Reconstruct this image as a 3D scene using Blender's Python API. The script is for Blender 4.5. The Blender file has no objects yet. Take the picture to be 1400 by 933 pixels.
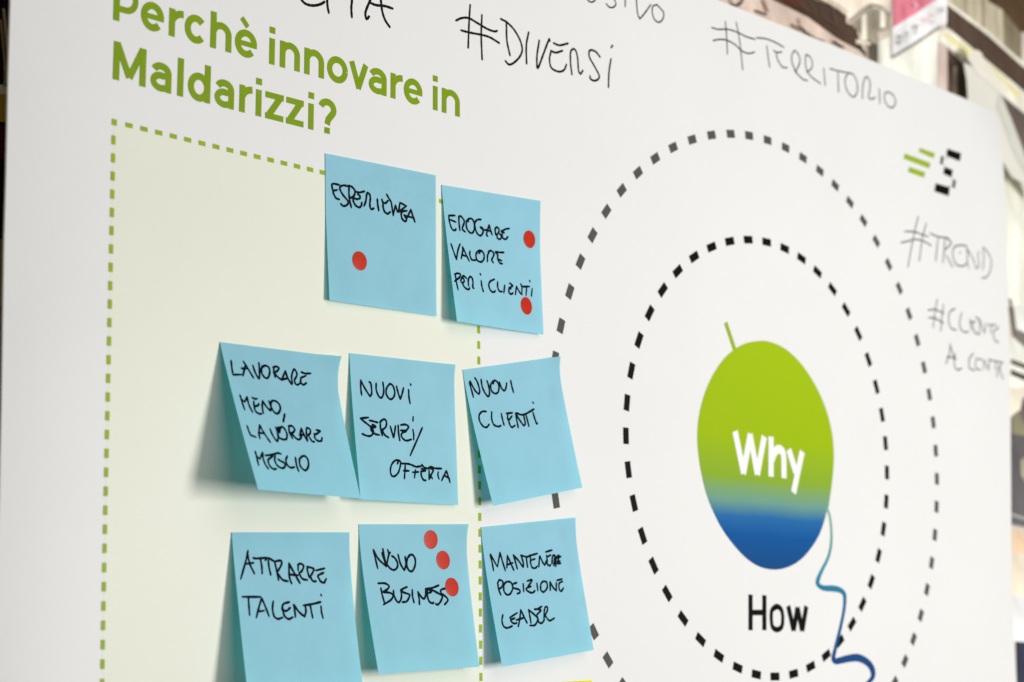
import bpy, math, random
import numpy as np
from mathutils import Vector, Matrix
random.seed(7)
S = bpy.context.scene
C = S.collection
U = 0.71            # metres per board unit
Z0 = 1.40           # height of the board's origin above the ground

def w3(x, y, z=0.0):          # board units -> world metres (board faces -Y)
    return Vector((x*U, -z*U, Z0+y*U))

# ------------------------------------------------------------------ camera
RM = ((0.6841594193, -0.1139086061, -0.7203823418), (0.0019912193, 0.9880163437, -0.1543364496), (0.7293297773, 0.1041562965, 0.6761875050))
M3 = Matrix(((1, 0, 0), (0, 0, -1), (0, 1, 0))) @ Matrix(RM)
cam_d = bpy.data.cameras.new('camera'); cam = bpy.data.objects.new('camera', cam_d); C.objects.link(cam)
cam.matrix_world = Matrix.Translation(w3(0, 0, 1)) @ M3.to_4x4()
cam_d.sensor_width = 36; cam_d.lens = 2622.614*36/1400; cam_d.clip_start = .05; cam_d.clip_end = 50
cam_d.dof.use_dof = True; cam_d.dof.focus_distance = 0.99; cam_d.dof.aperture_fstop = 9.0; cam_d.dof.aperture_blades = 0
S.camera = cam
# ------------------------------------------------------------------ room light
W = bpy.data.worlds.new('World'); S.world = W; W.use_nodes = True
bg = W.node_tree.nodes['Background']; bg.inputs[0].default_value = (.93, .97, 1, 1); bg.inputs[1].default_value = .07
def area(name, pos, target, size, power, col, sy=None):
    l = bpy.data.lights.new(name, 'AREA'); l.energy = power; l.color = col
    l.size = size
    if sy: l.shape = 'RECTANGLE'; l.size_y = sy
    o = bpy.data.objects.new(name, l); C.objects.link(o); o.location = pos
    o.rotation_euler = (Vector(target)-Vector(pos)).to_track_quat('-Z', 'Y').to_euler()
area('window_light', (1.33, -1.33, 1.43), (.95, 0, 1.5), .34, 18.4, (1, .975, .94), .55)
area('ceiling_light', (.62, -1.5, 2.40), (.8, 0, 1.4), 1.4, 9.6, (1, .99, .975))
S.view_settings.view_transform = 'Standard'; S.view_settings.look = 'None'; S.view_settings.exposure = 0; S.view_settings.gamma = 1
S.render.engine = 'CYCLES'

NOTES = {"esp":[0.87107,0.34001,0.98023,0.34377,0.98123,0.23679,0.001,0.87419,0.23453,0.0035,0.4,1.2,0.5,1.3],"ero":[0.98645,0.33758,1.09734,0.34427,1.09702,0.2364,0.004,0.99269,0.23323,0.011,0.0,1.25,0.3,1.2],"lav":[0.78231,0.19487,0.88567,0.1963,0.88962,0.09613,0.022,0.78472,0.09514,0.04,0.0,1.08,0.24,1.05],"serv":[0.89651,0.20008,1.00103,0.20284,1.00427,0.09848,0.003,0.89781,0.09651,0.013,0.0,1.2,0.1,1.2],"nuocli":[1.01048,0.19999,1.11835,0.22183,1.13673,0.11889,0.009,1.03122,0.09888,0.013,0.04,1.35,0.2,1.15],"att":[0.79581,0.06997,0.89977,0.07434,0.90279,-0.03422,0.014,0.79577,-0.03226,0.02,0.0,1.1,0.1,1.25],"novo":[0.90858,0.08033,1.0162,0.08518,1.02001,-0.01895,0.011,0.91318,-0.02294,0.018,0.04,1.35,0.2,1.2],"mant":[1.03184,0.08371,1.13767,0.09581,1.14904,-0.00711,0.009,1.04197,-0.01911,0.013,0.04,1.3,0.18,1.15]}
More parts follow.
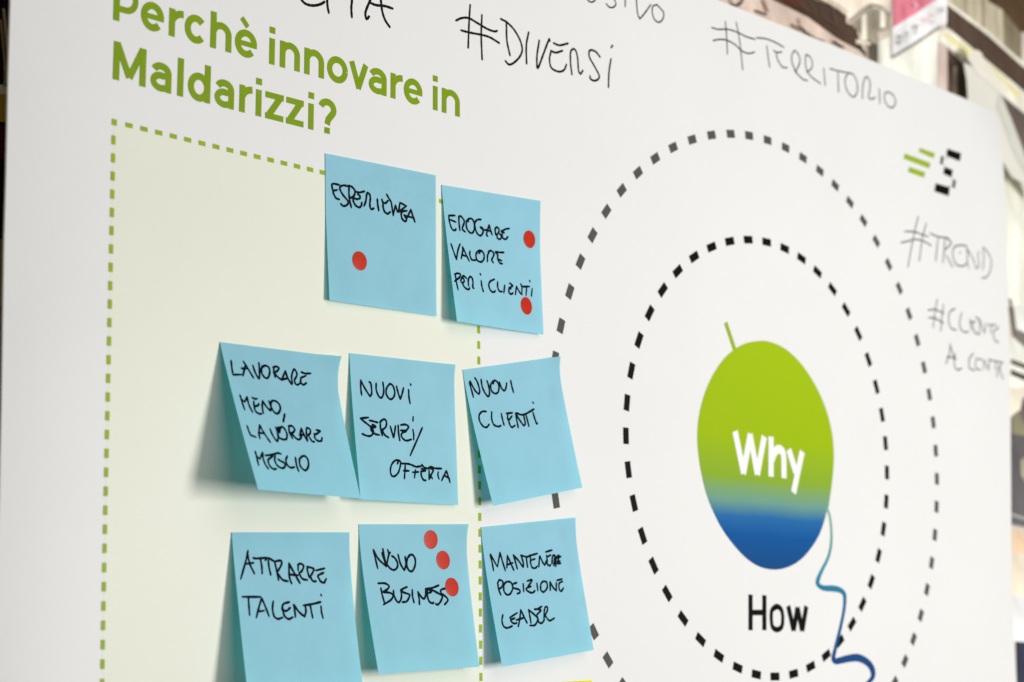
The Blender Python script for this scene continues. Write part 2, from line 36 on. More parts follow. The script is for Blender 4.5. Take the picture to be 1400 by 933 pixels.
WRITING = [["esp","ESPERIENZA",[[[0.1163,0.1987],[0.0565,0.2025],[0.0611,0.2469],[0.0715,0.2753],[0.0902,0.2952],[0.1154,0.2991]],[[0.0611,0.2479],[0.1002,0.2362]],[[0.202,0.1987],[0.1575,0.1967],[0.1257,0.2099],[0.1224,0.2279],[0.1442,0.2599],[0.1884,0.2962],[0.1947,0.3104],[0.1786,0.3303],[0.1499,0.3393],[0.1278,0.3274]],[[0.2021,0.1962],[0.2003,0.2468],[0.2076,0.296],[0.2201,0.3395]],[[0.1989,0.1916],[0.2276,0.1975],[0.2531,0.219],[0.2497,0.2447],[0.2335,0.2647],[0.211,0.2754]],[[0.2595,0.2256],[0.2917,0.226],[0.3372,0.2119]],[[0.2529,0.2392],[0.2431,0.2633],[0.2526,0.2745],[0.2784,0.2734],[0.2979,0.2631],[0.2948,0.2483],[0.2787,0.2406]],[[0.2431,0.2658],[0.2365,0.2869],[0.2523,0.3149],[0.2844,0.3295],[0.3071,0.3173],[0.3138,0.2911]],[[0.3331,0.3137],[0.3497,0.2759],[0.3578,0.2292],[0.3664,0.2178],[0.3826,0.2256],[0.3903,0.2499],[0.3855,0.2861],[0.3885,0.3161],[0.4048,0.3265],[0.4213,0.3166]],[[0.4534,0.2485],[0.4558,0.2813],[0.466,0.3281]],[[0.4944,0.2453],[0.5042,0.2643],[0.5275,0.2661],[0.551,0.2449]],[[0.5042,0.2694],[0.506,0.2997],[0.5204,0.3282],[0.5471,0.3373],[0.5706,0.3213]],[[0.5379,0.2033],[0.5611,0.2307],[0.581,0.2534]],[[0.581,0.2534],[0.5973,0.3432]],[[0.5973,0.3432],[0.6179,0.2687]],[[0.6179,0.2687],[0.6313,0.2976],[0.6413,0.3141]],[[0.662,0.2446],[0.7198,0.2596]],[[0.7198,0.2596],[0.6515,0.3076]],[[0.6515,0.3076],[0.7231,0.2926]],[[0.6889,0.2999],[0.6718,0.3176],[0.6784,0.3526],[0.7056,0.3695],[0.7194,0.3522],[0.699,0.3242]],[[0.7194,0.3522],[0.7608,0.2796]],[[0.7608,0.2796],[0.7778,0.3185],[0.7984,0.3621]],[[0.699,0.3293],[0.7916,0.3347]],[[0.6586,0.2476],[0.6481,0.3106]]]],["ero","EROGARE",[[[0.1069,0.214],[0.0441,0.2216]],[[0.0441,0.2216],[0.0434,0.254],[0.0522,0.296],[0.0704,0.3234],[0.0963,0.3231],[0.1053,0.3112]],[[0.0511,0.2504],[0.1082,0.2613]],[[0.1448,0.2149],[0.141,0.2639],[0.1435,0.3202]],[[0.143,0.2178],[0.1656,0.2124],[0.1923,0.2362],[0.1936,0.2577],[0.1695,0.3037],[0.1967,0.3248]],[[0.2377,0.2282],[0.2168,0.2496],[0.2156,0.2929],[0.2421,0.3222],[0.2724,0.3214],[0.2949,0.289],[0.2956,0.2457],[0.2759,0.2183],[0.238,0.2254],[0.2374,0.2444]],[[0.3701,0.2126],[0.3281,0.2202],[0.3026,0.2503],[0.3058,0.2932],[0.325,0.3261],[0.3547,0.3335],[0.3803,0.3089],[0.3831,0.2788],[0.3575,0.2682]],[[0.3573,0.271],[0.3824,0.287],[0.413,0.2862]],[[0.428,0.3305],[0.4183,0.3126],[0.4508,0.2439]],[[0.4508,0.2439],[0.4599,0.2754],[0.476,0.3142]],[[0.4133,0.2834],[0.4679,0.2907]],[[0.531,0.2482],[0.5103,0.2696],[0.5151,0.3097]],[[0.531,0.2482],[0.5531,0.2647],[0.5436,0.2929],[0.5266,0.3111],[0.5326,0.3322],[0.5555,0.3377],[0.5765,0.3218]],[[0.663,0.2457],[0.6158,0.2548]],[[0.6196,0.2571],[0.5756,0.2784],[0.6065,0.2831]],[[0.5826,0.2912],[0.5881,0.3232],[0.6189,0.3306],[0.6442,0.3087]],[[0.5589,0.2966],[0.5804,0.3213]]]],["ero","VALORE",[[[0.036,0.4296],[0.0567,0.489],[0.075,0.5405]],[[0.075,0.5405],[0.103,0.4676],[0.1309,0.4214]],[[0.1262,0.5294],[0.1499,0.473],[0.1546,0.4402]],[[0.1546,0.4402],[0.1816,0.4909],[0.2092,0.5389]],[[0.142,0.5008],[0.1909,0.506]],[[0.2278,0.4614],[0.2213,0.4918],[0.2382,0.5249],[0.2772,0.5232]],[[0.3191,0.47],[0.3415,0.4459],[0.3094,0.4549],[0.2863,0.4845],[0.293,0.5215],[0.3347,0.5303],[0.3649,0.5081],[0.373,0.4748],[0.3566,0.4496],[0.3337,0.4468]],[[0.4267,0.4499],[0.4096,0.4761],[0.4027,0.5201]],[[0.4191,0.448],[0.4519,0.4346],[0.4809,0.4574],[0.4523,0.5011],[0.4658,0.5213]],[[0.5903,0.4317],[0.5382,0.4374],[0.4989,0.4364]],[[0.4983,0.4419],[0.5203,0.4584],[0.5174,0.4858],[0.5381,0.5161],[0.5658,0.5185]],[[0.56,0.4974],[0.5171,0.4886]]]],["ero","PER I CLIENTI",[[[0.0445,0.6564],[0.047,0.7095],[0.0544,0.7647]],[[0.0372,0.6545],[0.0659,0.6433],[0.0964,0.6453],[0.0888,0.6675],[0.0498,0.6932],[0.0283,0.7062]],[[0.1076,0.6708],[0.1265,0.6741],[0.1309,0.695],[0.1093,0.7081],[0.0962,0.6935],[0.1256,0.6555],[0.1622,0.6702]],[[0.1093,0.7081],[0.1277,0.7382],[0.1648,0.7513],[0.1828,0.7376]],[[0.1734,0.7225],[0.1755,0.6848],[0.1956,0.6559],[0.2187,0.6587],[0.2249,0.6956],[0.2158,0.7287],[0.2291,0.7353]],[[0.3158,0.6697],[0.3177,0.7125],[0.3285,0.7489]],[[0.3126,0.619],[0.3161,0.6277]],[[0.4632,0.6442],[0.4164,0.6643],[0.3949,0.6935],[0.4078,0.7298],[0.4386,0.7427],[0.4647,0.7292]],[[0.4979,0.6583],[0.4929,0.6993],[0.5099,0.7272],[0.5386,0.7269]],[[0.5747,0.6772],[0.5585,0.7329]],[[0.6328,0.6549],[0.6642,0.6706],[0.6249,0.6909],[0.6449,0.6969]],[[0.6205,0.6941],[0.6172,0.7241],[0.6409,0.7352],[0.6628,0.7248]],[[0.6911,0.7328],[0.7096,0.6713]],[[0.7096,0.6713],[0.7433,0.7112],[0.7672,0.725]],[[0.7672,0.725],[0.7726,0.6648]],[[0.7616,0.6469],[0.7768,0.6643],[0.8611,0.6557]],[[0.8269,0.6646],[0.8132,0.7285]],[[0.8896,0.6691],[0.8769,0.7247]],[[0.8644,0.6118],[0.8682,0.618]]]],["lav","LAVORARE",[[[0.06,0.1233],[0.051,0.1824],[0.0494,0.2204]],[[0.0489,0.2219],[0.1237,0.2127]],[[0.1638,0.1175],[0.1881,0.1581],[0.2252,0.2251]],[[0.1346,0.2192],[0.1714,0.1497]],[[0.1355,0.1686],[0.1797,0.1666]],[[0.2398,0.1376],[0.2504,0.1872],[0.2736,0.2243],[0.2904,0.173],[0.2969,0.114]],[[0.3388,0.13],[0.3124,0.1505],[0.3078,0.1864],[0.3279,0.2123],[0.3537,0.2122],[0.3766,0.1795],[0.3805,0.1436],[0.3581,0.128],[0.3254,0.1339],[0.3162,0.1475]],[[0.4209,0.1319],[0.4179,0.1652],[0.421,0.2005]],[[0.4144,0.1325],[0.4477,0.1241],[0.465,0.1351],[0.4451,0.1574],[0.4137,0.1707]],[[0.4137,0.1707],[0.4532,0.2024],[0.4838,0.2146]],[[0.4771,0.2152],[0.521,0.1473]],[[0.521,0.1473],[0.5332,0.1945],[0.5629,0.2373]],[[0.4775,0.2127],[0.5328,0.1971]],[[0.5709,0.2289],[0.5715,0.1805],[0.5982,0.1295],[0.6189,0.1453],[0.6189,0.1708],[0.5912,0.2041]],[[0.5946,0.2037],[0.5977,0.2289],[0.6204,0.2343],[0.6425,0.2195]],[[0.6621,0.1411],[0.6975,0.1478],[0.7478,0.1419]],[[0.6538,0.1827],[0.7026,0.1626]],[[0.6541,0.1801],[0.65,0.2136],[0.6716,0.2294],[0.7004,0.2139]]]],["lav","MENO,",[[[0.066,0.3595],[0.0681,0.4019],[0.0749,0.4587]],[[0.0666,0.387],[0.0928,0.4046]],[[0.0928,0.4046],[0.1264,0.3663]],[[0.1264,0.3663],[0.1242,0.4167],[0.14,0.4703]],[[0.1712,0.367],[0.19,0.3728],[0.2134,0.3705]],[[0.1775,0.3916],[0.1708,0.4224],[0.2009,0.4196],[0.2185,0.4053]],[[0.1708,0.4224],[0.1689,0.4576],[0.1956,0.4752],[0.2192,0.4731]],[[0.2364,0.4666],[0.2429,0.4207],[0.2588,0.3814]],[[0.2588,0.3814],[0.2801,0.4173],[0.3073,0.445]],[[0.3073,0.445],[0.3225,0.4184],[0.3162,0.376]],[[0.3249,0.4005],[0.3425,0.376],[0.374,0.3706],[0.4043,0.3906],[0.403,0.4262],[0.3689,0.4597],[0.3415,0.4521],[0.3242,0.4233],[0.3274,0.3927]],[[0.4336,0.4565],[0.4205,0.4804],[0.4021,0.5124]]]],["lav","LAVORARE",[[[0.0585,0.5695],[0.0616,0.6014],[0.0677,0.6305]],[[0.0673,0.6315],[0.1127,0.6416]],[[0.1442,0.6489],[0.1503,0.6088],[0.1769,0.5543]],[[0.1769,0.5543],[0.1894,0.5906],[0.2093,0.6288],[0.2327,0.6666]],[[0.1469,0.6091],[0.1994,0.6097]],[[0.2619,0.5721],[0.2727,0.6186],[0.3008,0.6537],[0.3226,0.6095],[0.3202,0.5571]],[[0.3417,0.5929],[0.3555,0.5617],[0.34,0.5579],[0.3313,0.5838],[0.3763,0.5498],[0.3989,0.563],[0.4077,0.5975],[0.3938,0.6288],[0.3667,0.6385],[0.3295,0.629],[0.3192,0.5998]],[[0.444,0.5391],[0.4373,0.58],[0.4498,0.6243]],[[0.4405,0.5394],[0.4754,0.5364],[0.4915,0.5603],[0.4671,0.5826],[0.4338,0.5903]],[[0.4513,0.5889],[0.4823,0.6191],[0.5142,0.6267],[0.5432,0.6016]],[[0.5272,0.5978],[0.5583,0.5446]],[[0.5583,0.5446],[0.568,0.5895],[0.5892,0.6308]],[[0.5254,0.5929],[0.5751,0.5889]],[[0.59,0.6282],[0.5963,0.577],[0.6115,0.5402],[0.6384,0.543],[0.6372,0.5686],[0.6055,0.5915]],[[0.6145,0.5958],[0.6322,0.6274],[0.6557,0.6306]],[[0.7005,0.5455],[0.7385,0.5475]],[[0.7377,0.5501],[0.6914,0.5743],[0.6706,0.5735]],[[0.6725,0.5784],[0.6705,0.6066],[0.6972,0.6223],[0.7271,0.6174],[0.741,0.5959]]]],["lav","MEGLIO",[[[0.0707,0.7409],[0.0687,0.7826],[0.0662,0.834]],[[0.0723,0.7726],[0.0921,0.7907]],[[0.0921,0.7907],[0.1357,0.7433]],[[0.1357,0.7433],[0.1261,0.7882],[0.1319,0.8269],[0.1492,0.8526]],[[0.1557,0.7615],[0.2047,0.7553],[0.2713,0.738],[0.3043,0.7405]],[[0.2226,0.7614],[0.1653,0.7902]],[[0.1653,0.7902],[0.1662,0.8245],[0.1905,0.8497],[0.2217,0.8476]],[[0.2451,0.7548],[0.2289,0.7905],[0.2404,0.8241],[0.2758,0.8389],[0.3066,0.8293],[0.3157,0.804],[0.2862,0.7913],[0.2629,0.7806]],[[0.3583,0.7513],[0.3335,0.7829],[0.3383,0.8172],[0.3682,0.83],[0.3983,0.8229]],[[0.4323,0.7558],[0.4251,0.8061],[0.4302,0.8505]],[[0.4946,0.7463],[0.4661,0.7683],[0.4589,0.8087],[0.484,0.8369],[0.5137,0.8323],[0.5434,0.7978],[0.5467,0.7575],[0.525,0.739],[0.491,0.7465]]]],["serv","NUOVI",[[[0.0898,0.2832],[0.0864,0.2344],[0.0907,0.1819]],[[0.0907,0.1819],[0.1212,0.2317],[0.1667,0.2892]],[[0.1667,0.2892],[0.1846,0.2618],[0.1819,0.1981],[0.1673,0.1876]],[[0.2314,0.1914],[0.2291,0.2411],[0.253,0.2858],[0.2807,0.2838],[0.2982,0.2418],[0.2948,0.1808]],[[0.3593,0.1846],[0.3249,0.2223],[0.3218,0.2633],[0.3513,0.2933],[0.3841,0.2822],[0.4027,0.2457],[0.39,0.1999],[0.3633,0.1843]],[[0.4221,0.1974],[0.4349,0.2434],[0.452,0.286]],[[0.452,0.286],[0.4705,0.2525],[0.4899,0.2041]],[[0.5378,0.2152],[0.5386,0.2652],[0.5463,0.3087]],[[0.5583,0.1713],[0.5619,0.1793]]]],["serv","SERVIZI",[[[0.1377,0.4356],[0.0626,0.4464]],[[0.0626,0.4464],[0.0919,0.4646],[0.1549,0.5007],[0.1758,0.5282],[0.153,0.5583],[0.113,0.5637],[0.0671,0.5522]],[[0.1436,0.4554],[0.1786,0.4589],[0.2215,0.4647]],[[0.1685,0.4826],[0.1991,0.4921],[0.1824,0.5018],[0.1515,0.4952]],[[0.1512,0.4981],[0.1565,0.5236],[0.1861,0.5448],[0.2292,0.5508]],[[0.2457,0.4602],[0.2454,0.5065],[0.2571,0.5519]],[[0.2417,0.4605],[0.2836,0.4375],[0.3059,0.4563],[0.2947,0.4918],[0.2524,0.5176]],[[0.2604,0.5171],[0.2816,0.5475],[0.3164,0.5627]],[[0.3397,0.4831],[0.3523,0.5229],[0.3653,0.5598]],[[0.3653,0.5598],[0.3813,0.5153],[0.3911,0.4769]],[[0.4174,0.4723],[0.4171,0.5247],[0.425,0.5765]],[[0.4422,0.4678],[0.4917,0.4617],[0.5193,0.4775],[0.488,0.5086]],[[0.4391,0.5059],[0.4965,0.5052],[0.4541,0.5224],[0.4439,0.5463],[0.4748,0.5706],[0.5078,0.5715],[0.5418,0.5607]],[[0.5619,0.4923],[0.5677,0.527],[0.565,0.5623]],[[0.5719,0.4008],[0.5665,0.4305]],[[0.6585,0.4716],[0.6002,0.5602],[0.5209,0.6755]]]],["serv","OFFERTA",[[[0.3865,0.7403],[0.3996,0.7168],[0.367,0.7186],[0.332,0.7456],[0.3135,0.7868],[0.3208,0.8216],[0.3491,0.8278],[0.3878,0.8032],[0.4094,0.7668],[0.4205,0.7258],[0.3962,0.7145]],[[0.4305,0.7354],[0.4962,0.7345],[0.5396,0.7423],[0.5758,0.7506],[0.6285,0.7428]],[[0.4666,0.7386],[0.4588,0.7845],[0.4488,0.8381]],[[0.4441,0.7853],[0.4993,0.7825]],[[0.5665,0.774],[0.5508,0.8281]],[[0.5355,0.7908],[0.5953,0.7853]],[[0.633,0.7324],[0.6577,0.7515],[0.6948,0.7573]],[[0.6271,0.7607],[0.6674,0.7714],[0.6255,0.7812]],[[0.6221,0.7763],[0.623,0.8119],[0.6434,0.8389],[0.6659,0.8404]],[[0.6987,0.7545],[0.7259,0.7429],[0.7632,0.7512],[0.8357,0.7501]],[[0.7103,0.7514],[0.7471,0.7649],[0.7217,0.802],[0.7046,0.8283]],[[0.7054,0.767],[0.7006,0.8311]],[[0.7141,0.8023],[0.7353,0.8243]],[[0.7995,0.7776],[0.7943,0.7984],[0.804,0.8236]],[[0.8302,0.8352],[0.8597,0.7952],[0.8848,0.7631]],[[0.8848,0.7631],[0.9053,0.8085],[0.9187,0.8439]],[[0.8597,0.7952],[0.9163,0.8182]]]],["nuocli","NUOVI",[[[0.0449,0.0963],[0.0511,0.1454],[0.0568,0.208]],[[0.054,0.0892],[0.0846,0.1598],[0.117,0.193]],[[0.117,0.193],[0.1319,0.1649],[0.1244,0.1046],[0.1064,0.0704]],[[0.1658,0.0874],[0.1641,0.1413],[0.1814,0.1918],[0.2082,0.2192],[0.2271,0.1913],[0.2291,0.1373],[0.2219,0.104]],[[0.2847,0.1106],[0.2513,0.1396],[0.252,0.1832],[0.2845,0.2057],[0.3178,0.1956],[0.3343,0.1593],[0.3268,0.1258],[0.3001,0.1095],[0.2797,0.1318]],[[0.3461,0.1251],[0.3555,0.167],[0.3799,0.1941],[0.4032,0.1774],[0.4194,0.1409]],[[0.4652,0.1265],[0.4676,0.1678],[0.475,0.2179]]]],["nuocli","CLIENTI",[[[0.1551,0.3245],[0.1148,0.3199],[0.0763,0.3425],[0.0687,0.3849],[0.0903,0.4252],[0.1244,0.4374],[0.1567,0.4195]],[[0.2097,0.3334],[0.1946,0.3832],[0.2039,0.4278],[0.2444,0.4461],[0.2767,0.4417]],[[0.3033,0.3549],[0.3047,0.4014],[0.3075,0.4426]],[[0.3559,0.3609],[0.4212,0.3644]],[[0.3701,0.3652],[0.3589,0.4022],[0.3724,0.4092],[0.4107,0.3862]],[[0.3649,0.4083],[0.3685,0.447],[0.3855,0.4681],[0.4199,0.4585]],[[0.4492,0.4783],[0.4504,0.4237],[0.4551,0.3693]],[[0.4551,0.3693],[0.4787,0.4214],[0.5108,0.4718]],[[0.5108,0.4718],[0.5319,0.455],[0.5328,0.4001]],[[0.4665,0.3706],[0.5122,0.3895],[0.5692,0.385],[0.656,0.3616]],[[0.5583,0.3947],[0.5615,0.4364],[0.5638,0.4807]],[[0.6373,0.3843],[0.6422,0.4346],[0.651,0.4715],[0.6596,0.4698]],[[0.6581,0.3104],[0.6616,0.3179]]]],["att","ATTRARRE",[[[0.1204,0.1187],[0.0955,0.185],[0.0396,0.3006]],[[0.1151,0.1353],[0.1254,0.2015],[0.1569,0.2647]],[[0.0898,0.2043],[0.1579,0.196]],[[0.1578,0.1656],[0.1931,0.1684],[0.2727,0.1628]],[[0.2178,0.1711],[0.2232,0.2179],[0.2213,0.2646]],[[0.2817,0.1793],[0.2838,0.2233],[0.2924,0.2728]],[[0.2564,0.1793],[0.2796,0.1655],[0.3351,0.1875]],[[0.3348,0.1902],[0.3483,0.2617],[0.3539,0.3056]],[[0.3351,0.1875],[0.3869,0.1819],[0.39,0.2067],[0.3533,0.2507]],[[0.3483,0.2617],[0.3872,0.3028],[0.4338,0.3137]],[[0.4617,0.3274],[0.4486,0.2835],[0.455,0.1984]],[[0.455,0.1984],[0.483,0.2451],[0.5329,0.3245]],[[0.4466,0.2698],[0.5241,0.2752]],[[0.5322,0.2065],[0.5292,0.245]],[[0.5281,0.2093],[0.5553,0.201],[0.5797,0.2175],[0.5571,0.2505],[0.537,0.2615],[0.5589,0.2971],[0.6031,0.3053]],[[0.6203,0.2888],[0.6098,0.2504],[0.6095,0.2202]],[[0.6095,0.2202],[0.6648,0.2338],[0.6502,0.2613],[0.6323,0.2833],[0.6479,0.3107],[0.6781,0.3134]],[[0.6826,0.2448],[0.7608,0.231]],[[0.7499,0.2584],[0.7019,0.275],[0.6964,0.2887]],[[0.6983,0.2859],[0.7164,0.3133],[0.7461,0.3215],[0.7684,0.2968]]]],["att","TALENTI",[[[0.0395,0.4128],[0.1882,0.4125]],[[0.088,0.4181],[0.0862,0.4699],[0.0842,0.527]],[[0.1372,0.5432],[0.1691,0.4752],[0.1978,0.4207]],[[0.1978,0.4207],[0.22,0.4697],[0.2435,0.5349]],[[0.1509,0.5052],[0.2088,0.4997]],[[0.2927,0.4396],[0.2792,0.486],[0.2869,0.5349],[0.3174,0.5511],[0.3551,0.5429]],[[0.4276,0.4449],[0.3741,0.4586],[0.3615,0.4967],[0.3979,0.4994],[0.4301,0.4803]],[[0.3667,0.4858],[0.3717,0.5293],[0.4052,0.5521],[0.4439,0.5401]],[[0.4662,0.54],[0.465,0.4966],[0.4625,0.4612]],[[0.4625,0.4612],[0.5007,0.5074],[0.5452,0.5372]],[[0.5452,0.5372],[0.5616,0.5019],[0.5594,0.4638]],[[0.544,0.4665],[0.6207,0.4582],[0.699,0.4445]],[[0.6044,0.4664],[0.61,0.5072],[0.6144,0.5453]],[[0.699,0.4717],[0.6978,0.5071],[0.7061,0.5451]],[[0.7087,0.3959],[0.7107,0.4036]]]],["novo","NOVO",[[[0.1142,0.1728],[0.1246,0.2314],[0.1359,0.3006]],[[0.1171,0.1782],[0.1523,0.237],[0.2168,0.2884]],[[0.2168,0.2884],[0.2096,0.2377],[0.2,0.1682]],[[0.1899,0.1948],[0.2045,0.2483],[0.2186,0.2858]],[[0.2186,0.2858],[0.249,0.2114],[0.2655,0.1928]],[[0.2445,0.1739],[0.2514,0.2034]],[[0.2772,0.217],[0.3041,0.2334],[0.3244,0.2712],[0.3089,0.3031],[0.2783,0.3133],[0.2509,0.3022],[0.2288,0.2806]],[[0.3361,0.2096],[0.35,0.2715],[0.38,0.3175]],[[0.38,0.3175],[0.4005,0.2775],[0.4002,0.2237]],[[0.4452,0.216],[0.4209,0.2347],[0.4078,0.2776],[0.4209,0.3155],[0.4529,0.324],[0.4838,0.2894],[0.4933,0.2463],[0.475,0.2136],[0.4419,0.2133],[0.4326,0.2294]]]],["novo","BUSINESS",[[[0.1427,0.4331],[0.1459,0.4755],[0.1593,0.5391]],[[0.1231,0.401],[0.1842,0.4022],[0.2176,0.4188],[0.2067,0.4398],[0.156,0.4599]],[[0.1555,0.4625],[0.2165,0.4665],[0.2464,0.4831],[0.2224,0.5143],[0.1475,0.5441]],[[0.2557,0.4515],[0.2564,0.4887],[0.2783,0.529],[0.3045,0.527],[0.3259,0.4903],[0.326,0.4477]],[[0.388,0.4303],[0.3412,0.4453],[0.3416,0.464],[0.3979,0.4813],[0.3988,0.4974],[0.3672,0.5286],[0.3256,0.5329]],[[0.4345,0.45],[0.4294,0.4927],[0.4362,0.5384]],[[0.4862,0.5531],[0.49,0.5103],[0.4861,0.4672]],[[0.4861,0.4672],[0.5171,0.5056],[0.5383,0.5142],[0.5584,0.485],[0.5642,0.4501]],[[0.5609,0.4473],[0.6221,0.4432],[0.6934,0.4257]],[[0.5835,0.4478],[0.6186,0.4648],[0.5861,0.4776]],[[0.5788,0.4531],[0.5716,0.4961],[0.5841,0.5341],[0.6121,0.5483],[0.6249,0.5406]],[[0.6203,0.454],[0.6843,0.4825],[0.7161,0.4995],[0.6992,0.5316],[0.664,0.5578],[0.642,0.5518]],[[0.755,0.4487],[0.7154,0.456],[0.7081,0.4776],[0.7565,0.5113],[0.7645,0.5333],[0.7291,0.5595]]]],["mant","MANTENERE",[[[0.0631,0.2027],[0.0722,0.2601],[0.075,0.3205]],[[0.068,0.2031],[0.1162,0.2923]],[[0.1205,0.2962],[0.1655,0.1969]],[[0.1655,0.1969],[0.1783,0.2621],[0.1947,0.3312]],[[0.2142,0.3115],[0.237,0.2242]],[[0.237,0.2242],[0.2575,0.276],[0.2811,0.3353]],[[0.2236,0.2909],[0.2821,0.2817]],[[0.3189,0.3279],[0.3097,0.2733],[0.2986,0.2257]],[[0.2986,0.2257],[0.3417,0.2688],[0.3824,0.3226]],[[0.3824,0.3226],[0.3905,0.2945],[0.3796,0.236]],[[0.3747,0.2342],[0.4392,0.2518],[0.4783,0.2406]],[[0.4288,0.2509],[0.4286,0.3267]],[[0.4775,0.2441],[0.5533,0.2359]],[[0.4768,0.2477],[0.4672,0.2939],[0.475,0.3307],[0.5045,0.3406],[0.5336,0.3286]],[[0.4753,0.2801],[0.5191,0.273]],[[0.5485,0.3335],[0.5652,0.2805],[0.5757,0.2559]],[[0.5757,0.2559],[0.5972,0.305],[0.6135,0.3283]],[[0.6135,0.3283],[0.6423,0.2943]],[[0.6446,0.2324],[0.7163,0.2236]],[[0.65,0.2584],[0.6476,0.2947],[0.6421,0.3198],[0.6653,0.3364],[0.6774,0.3301]],[[0.6469,0.2728],[0.693,0.2583]],[[0.6949,0.3243],[0.7119,0.2709],[0.7399,0.2659],[0.7284,0.2942],[0.7129,0.3405]],[[0.7333,0.346],[0.7459,0.2884],[0.7825,0.2694],[0.771,0.2978],[0.754,0.3258],[0.7913,0.329]],[[0.7619,0.2897],[0.8023,0.2784]],[[0.7633,0.3082],[0.7891,0.3141]]]],["mant","POSIZIONE",[[[0.0996,0.4183],[0.0969,0.4534],[0.1115,0.5007]],[[0.0954,0.4144],[0.1206,0.3919],[0.1524,0.4091],[0.1347,0.4428],[0.0961,0.4568]],[[0.1593,0.4239],[0.1484,0.4725],[0.172,0.5031],[0.2086,0.4996],[0.2432,0.4603],[0.2317,0.42],[0.1874,0.4123],[0.1577,0.4308]],[[0.2918,0.4277],[0.2487,0.4358],[0.2483,0.4607],[0.3057,0.4805],[0.3059,0.5019],[0.279,0.5064]],[[0.3559,0.4423],[0.3481,0.4989]],[[0.4013,0.4265],[0.4542,0.4242],[0.3962,0.4712]],[[0.4337,0.4676],[0.3844,0.4773],[0.3854,0.4953],[0.433,0.5157],[0.4675,0.5032]],[[0.5005,0.4523],[0.4985,0.5062]],[[0.5412,0.4597],[0.5312,0.5021],[0.5587,0.5207],[0.6023,0.4944],[0.6062,0.4549],[0.5713,0.4444],[0.5412,0.4597]],[[0.6326,0.5155],[0.6437,0.4547]],[[0.6437,0.4547],[0.6705,0.5009],[0.6971,0.5253]],[[0.6971,0.5253],[0.7106,0.4683]],[[0.7201,0.4509],[0.781,0.4455]],[[0.7821,0.4639],[0.7415,0.4748],[0.7322,0.5141],[0.7492,0.534],[0.7818,0.5115]]]],["mant","LEADER",[[[0.0989,0.6404],[0.0798,0.677],[0.0845,0.7196],[0.1206,0.7376],[0.1737,0.7294]],[[0.1633,0.6684],[0.2467,0.6418]],[[0.1691,0.6655],[0.1714,0.6975],[0.198,0.7144],[0.2238,0.7137]],[[0.1748,0.6837],[0.2123,0.6771]],[[0.2328,0.7395],[0.2608,0.6894],[0.287,0.6247]],[[0.287,0.6247],[0.3096,0.6804],[0.3297,0.7252]],[[0.224,0.6925],[0.3088,0.6839]],[[0.3681,0.6331],[0.3706,0.6869],[0.3703,0.7297]],[[0.3681,0.6331],[0.4251,0.6784],[0.4489,0.7096],[0.4076,0.748],[0.3558,0.7459]],[[0.4303,0.636],[0.4672,0.6362],[0.5128,0.6229]],[[0.4663,0.6397],[0.4955,0.6499],[0.4465,0.6771]],[[0.4456,0.6806],[0.4539,0.7316],[0.4831,0.7419],[0.5142,0.7238]],[[0.5142,0.7238],[0.5265,0.6747],[0.5473,0.6337],[0.5734,0.6363],[0.5612,0.6639],[0.5265,0.6963]],[[0.5368,0.6974],[0.5705,0.7334],[0.6272,0.7214]]]]]
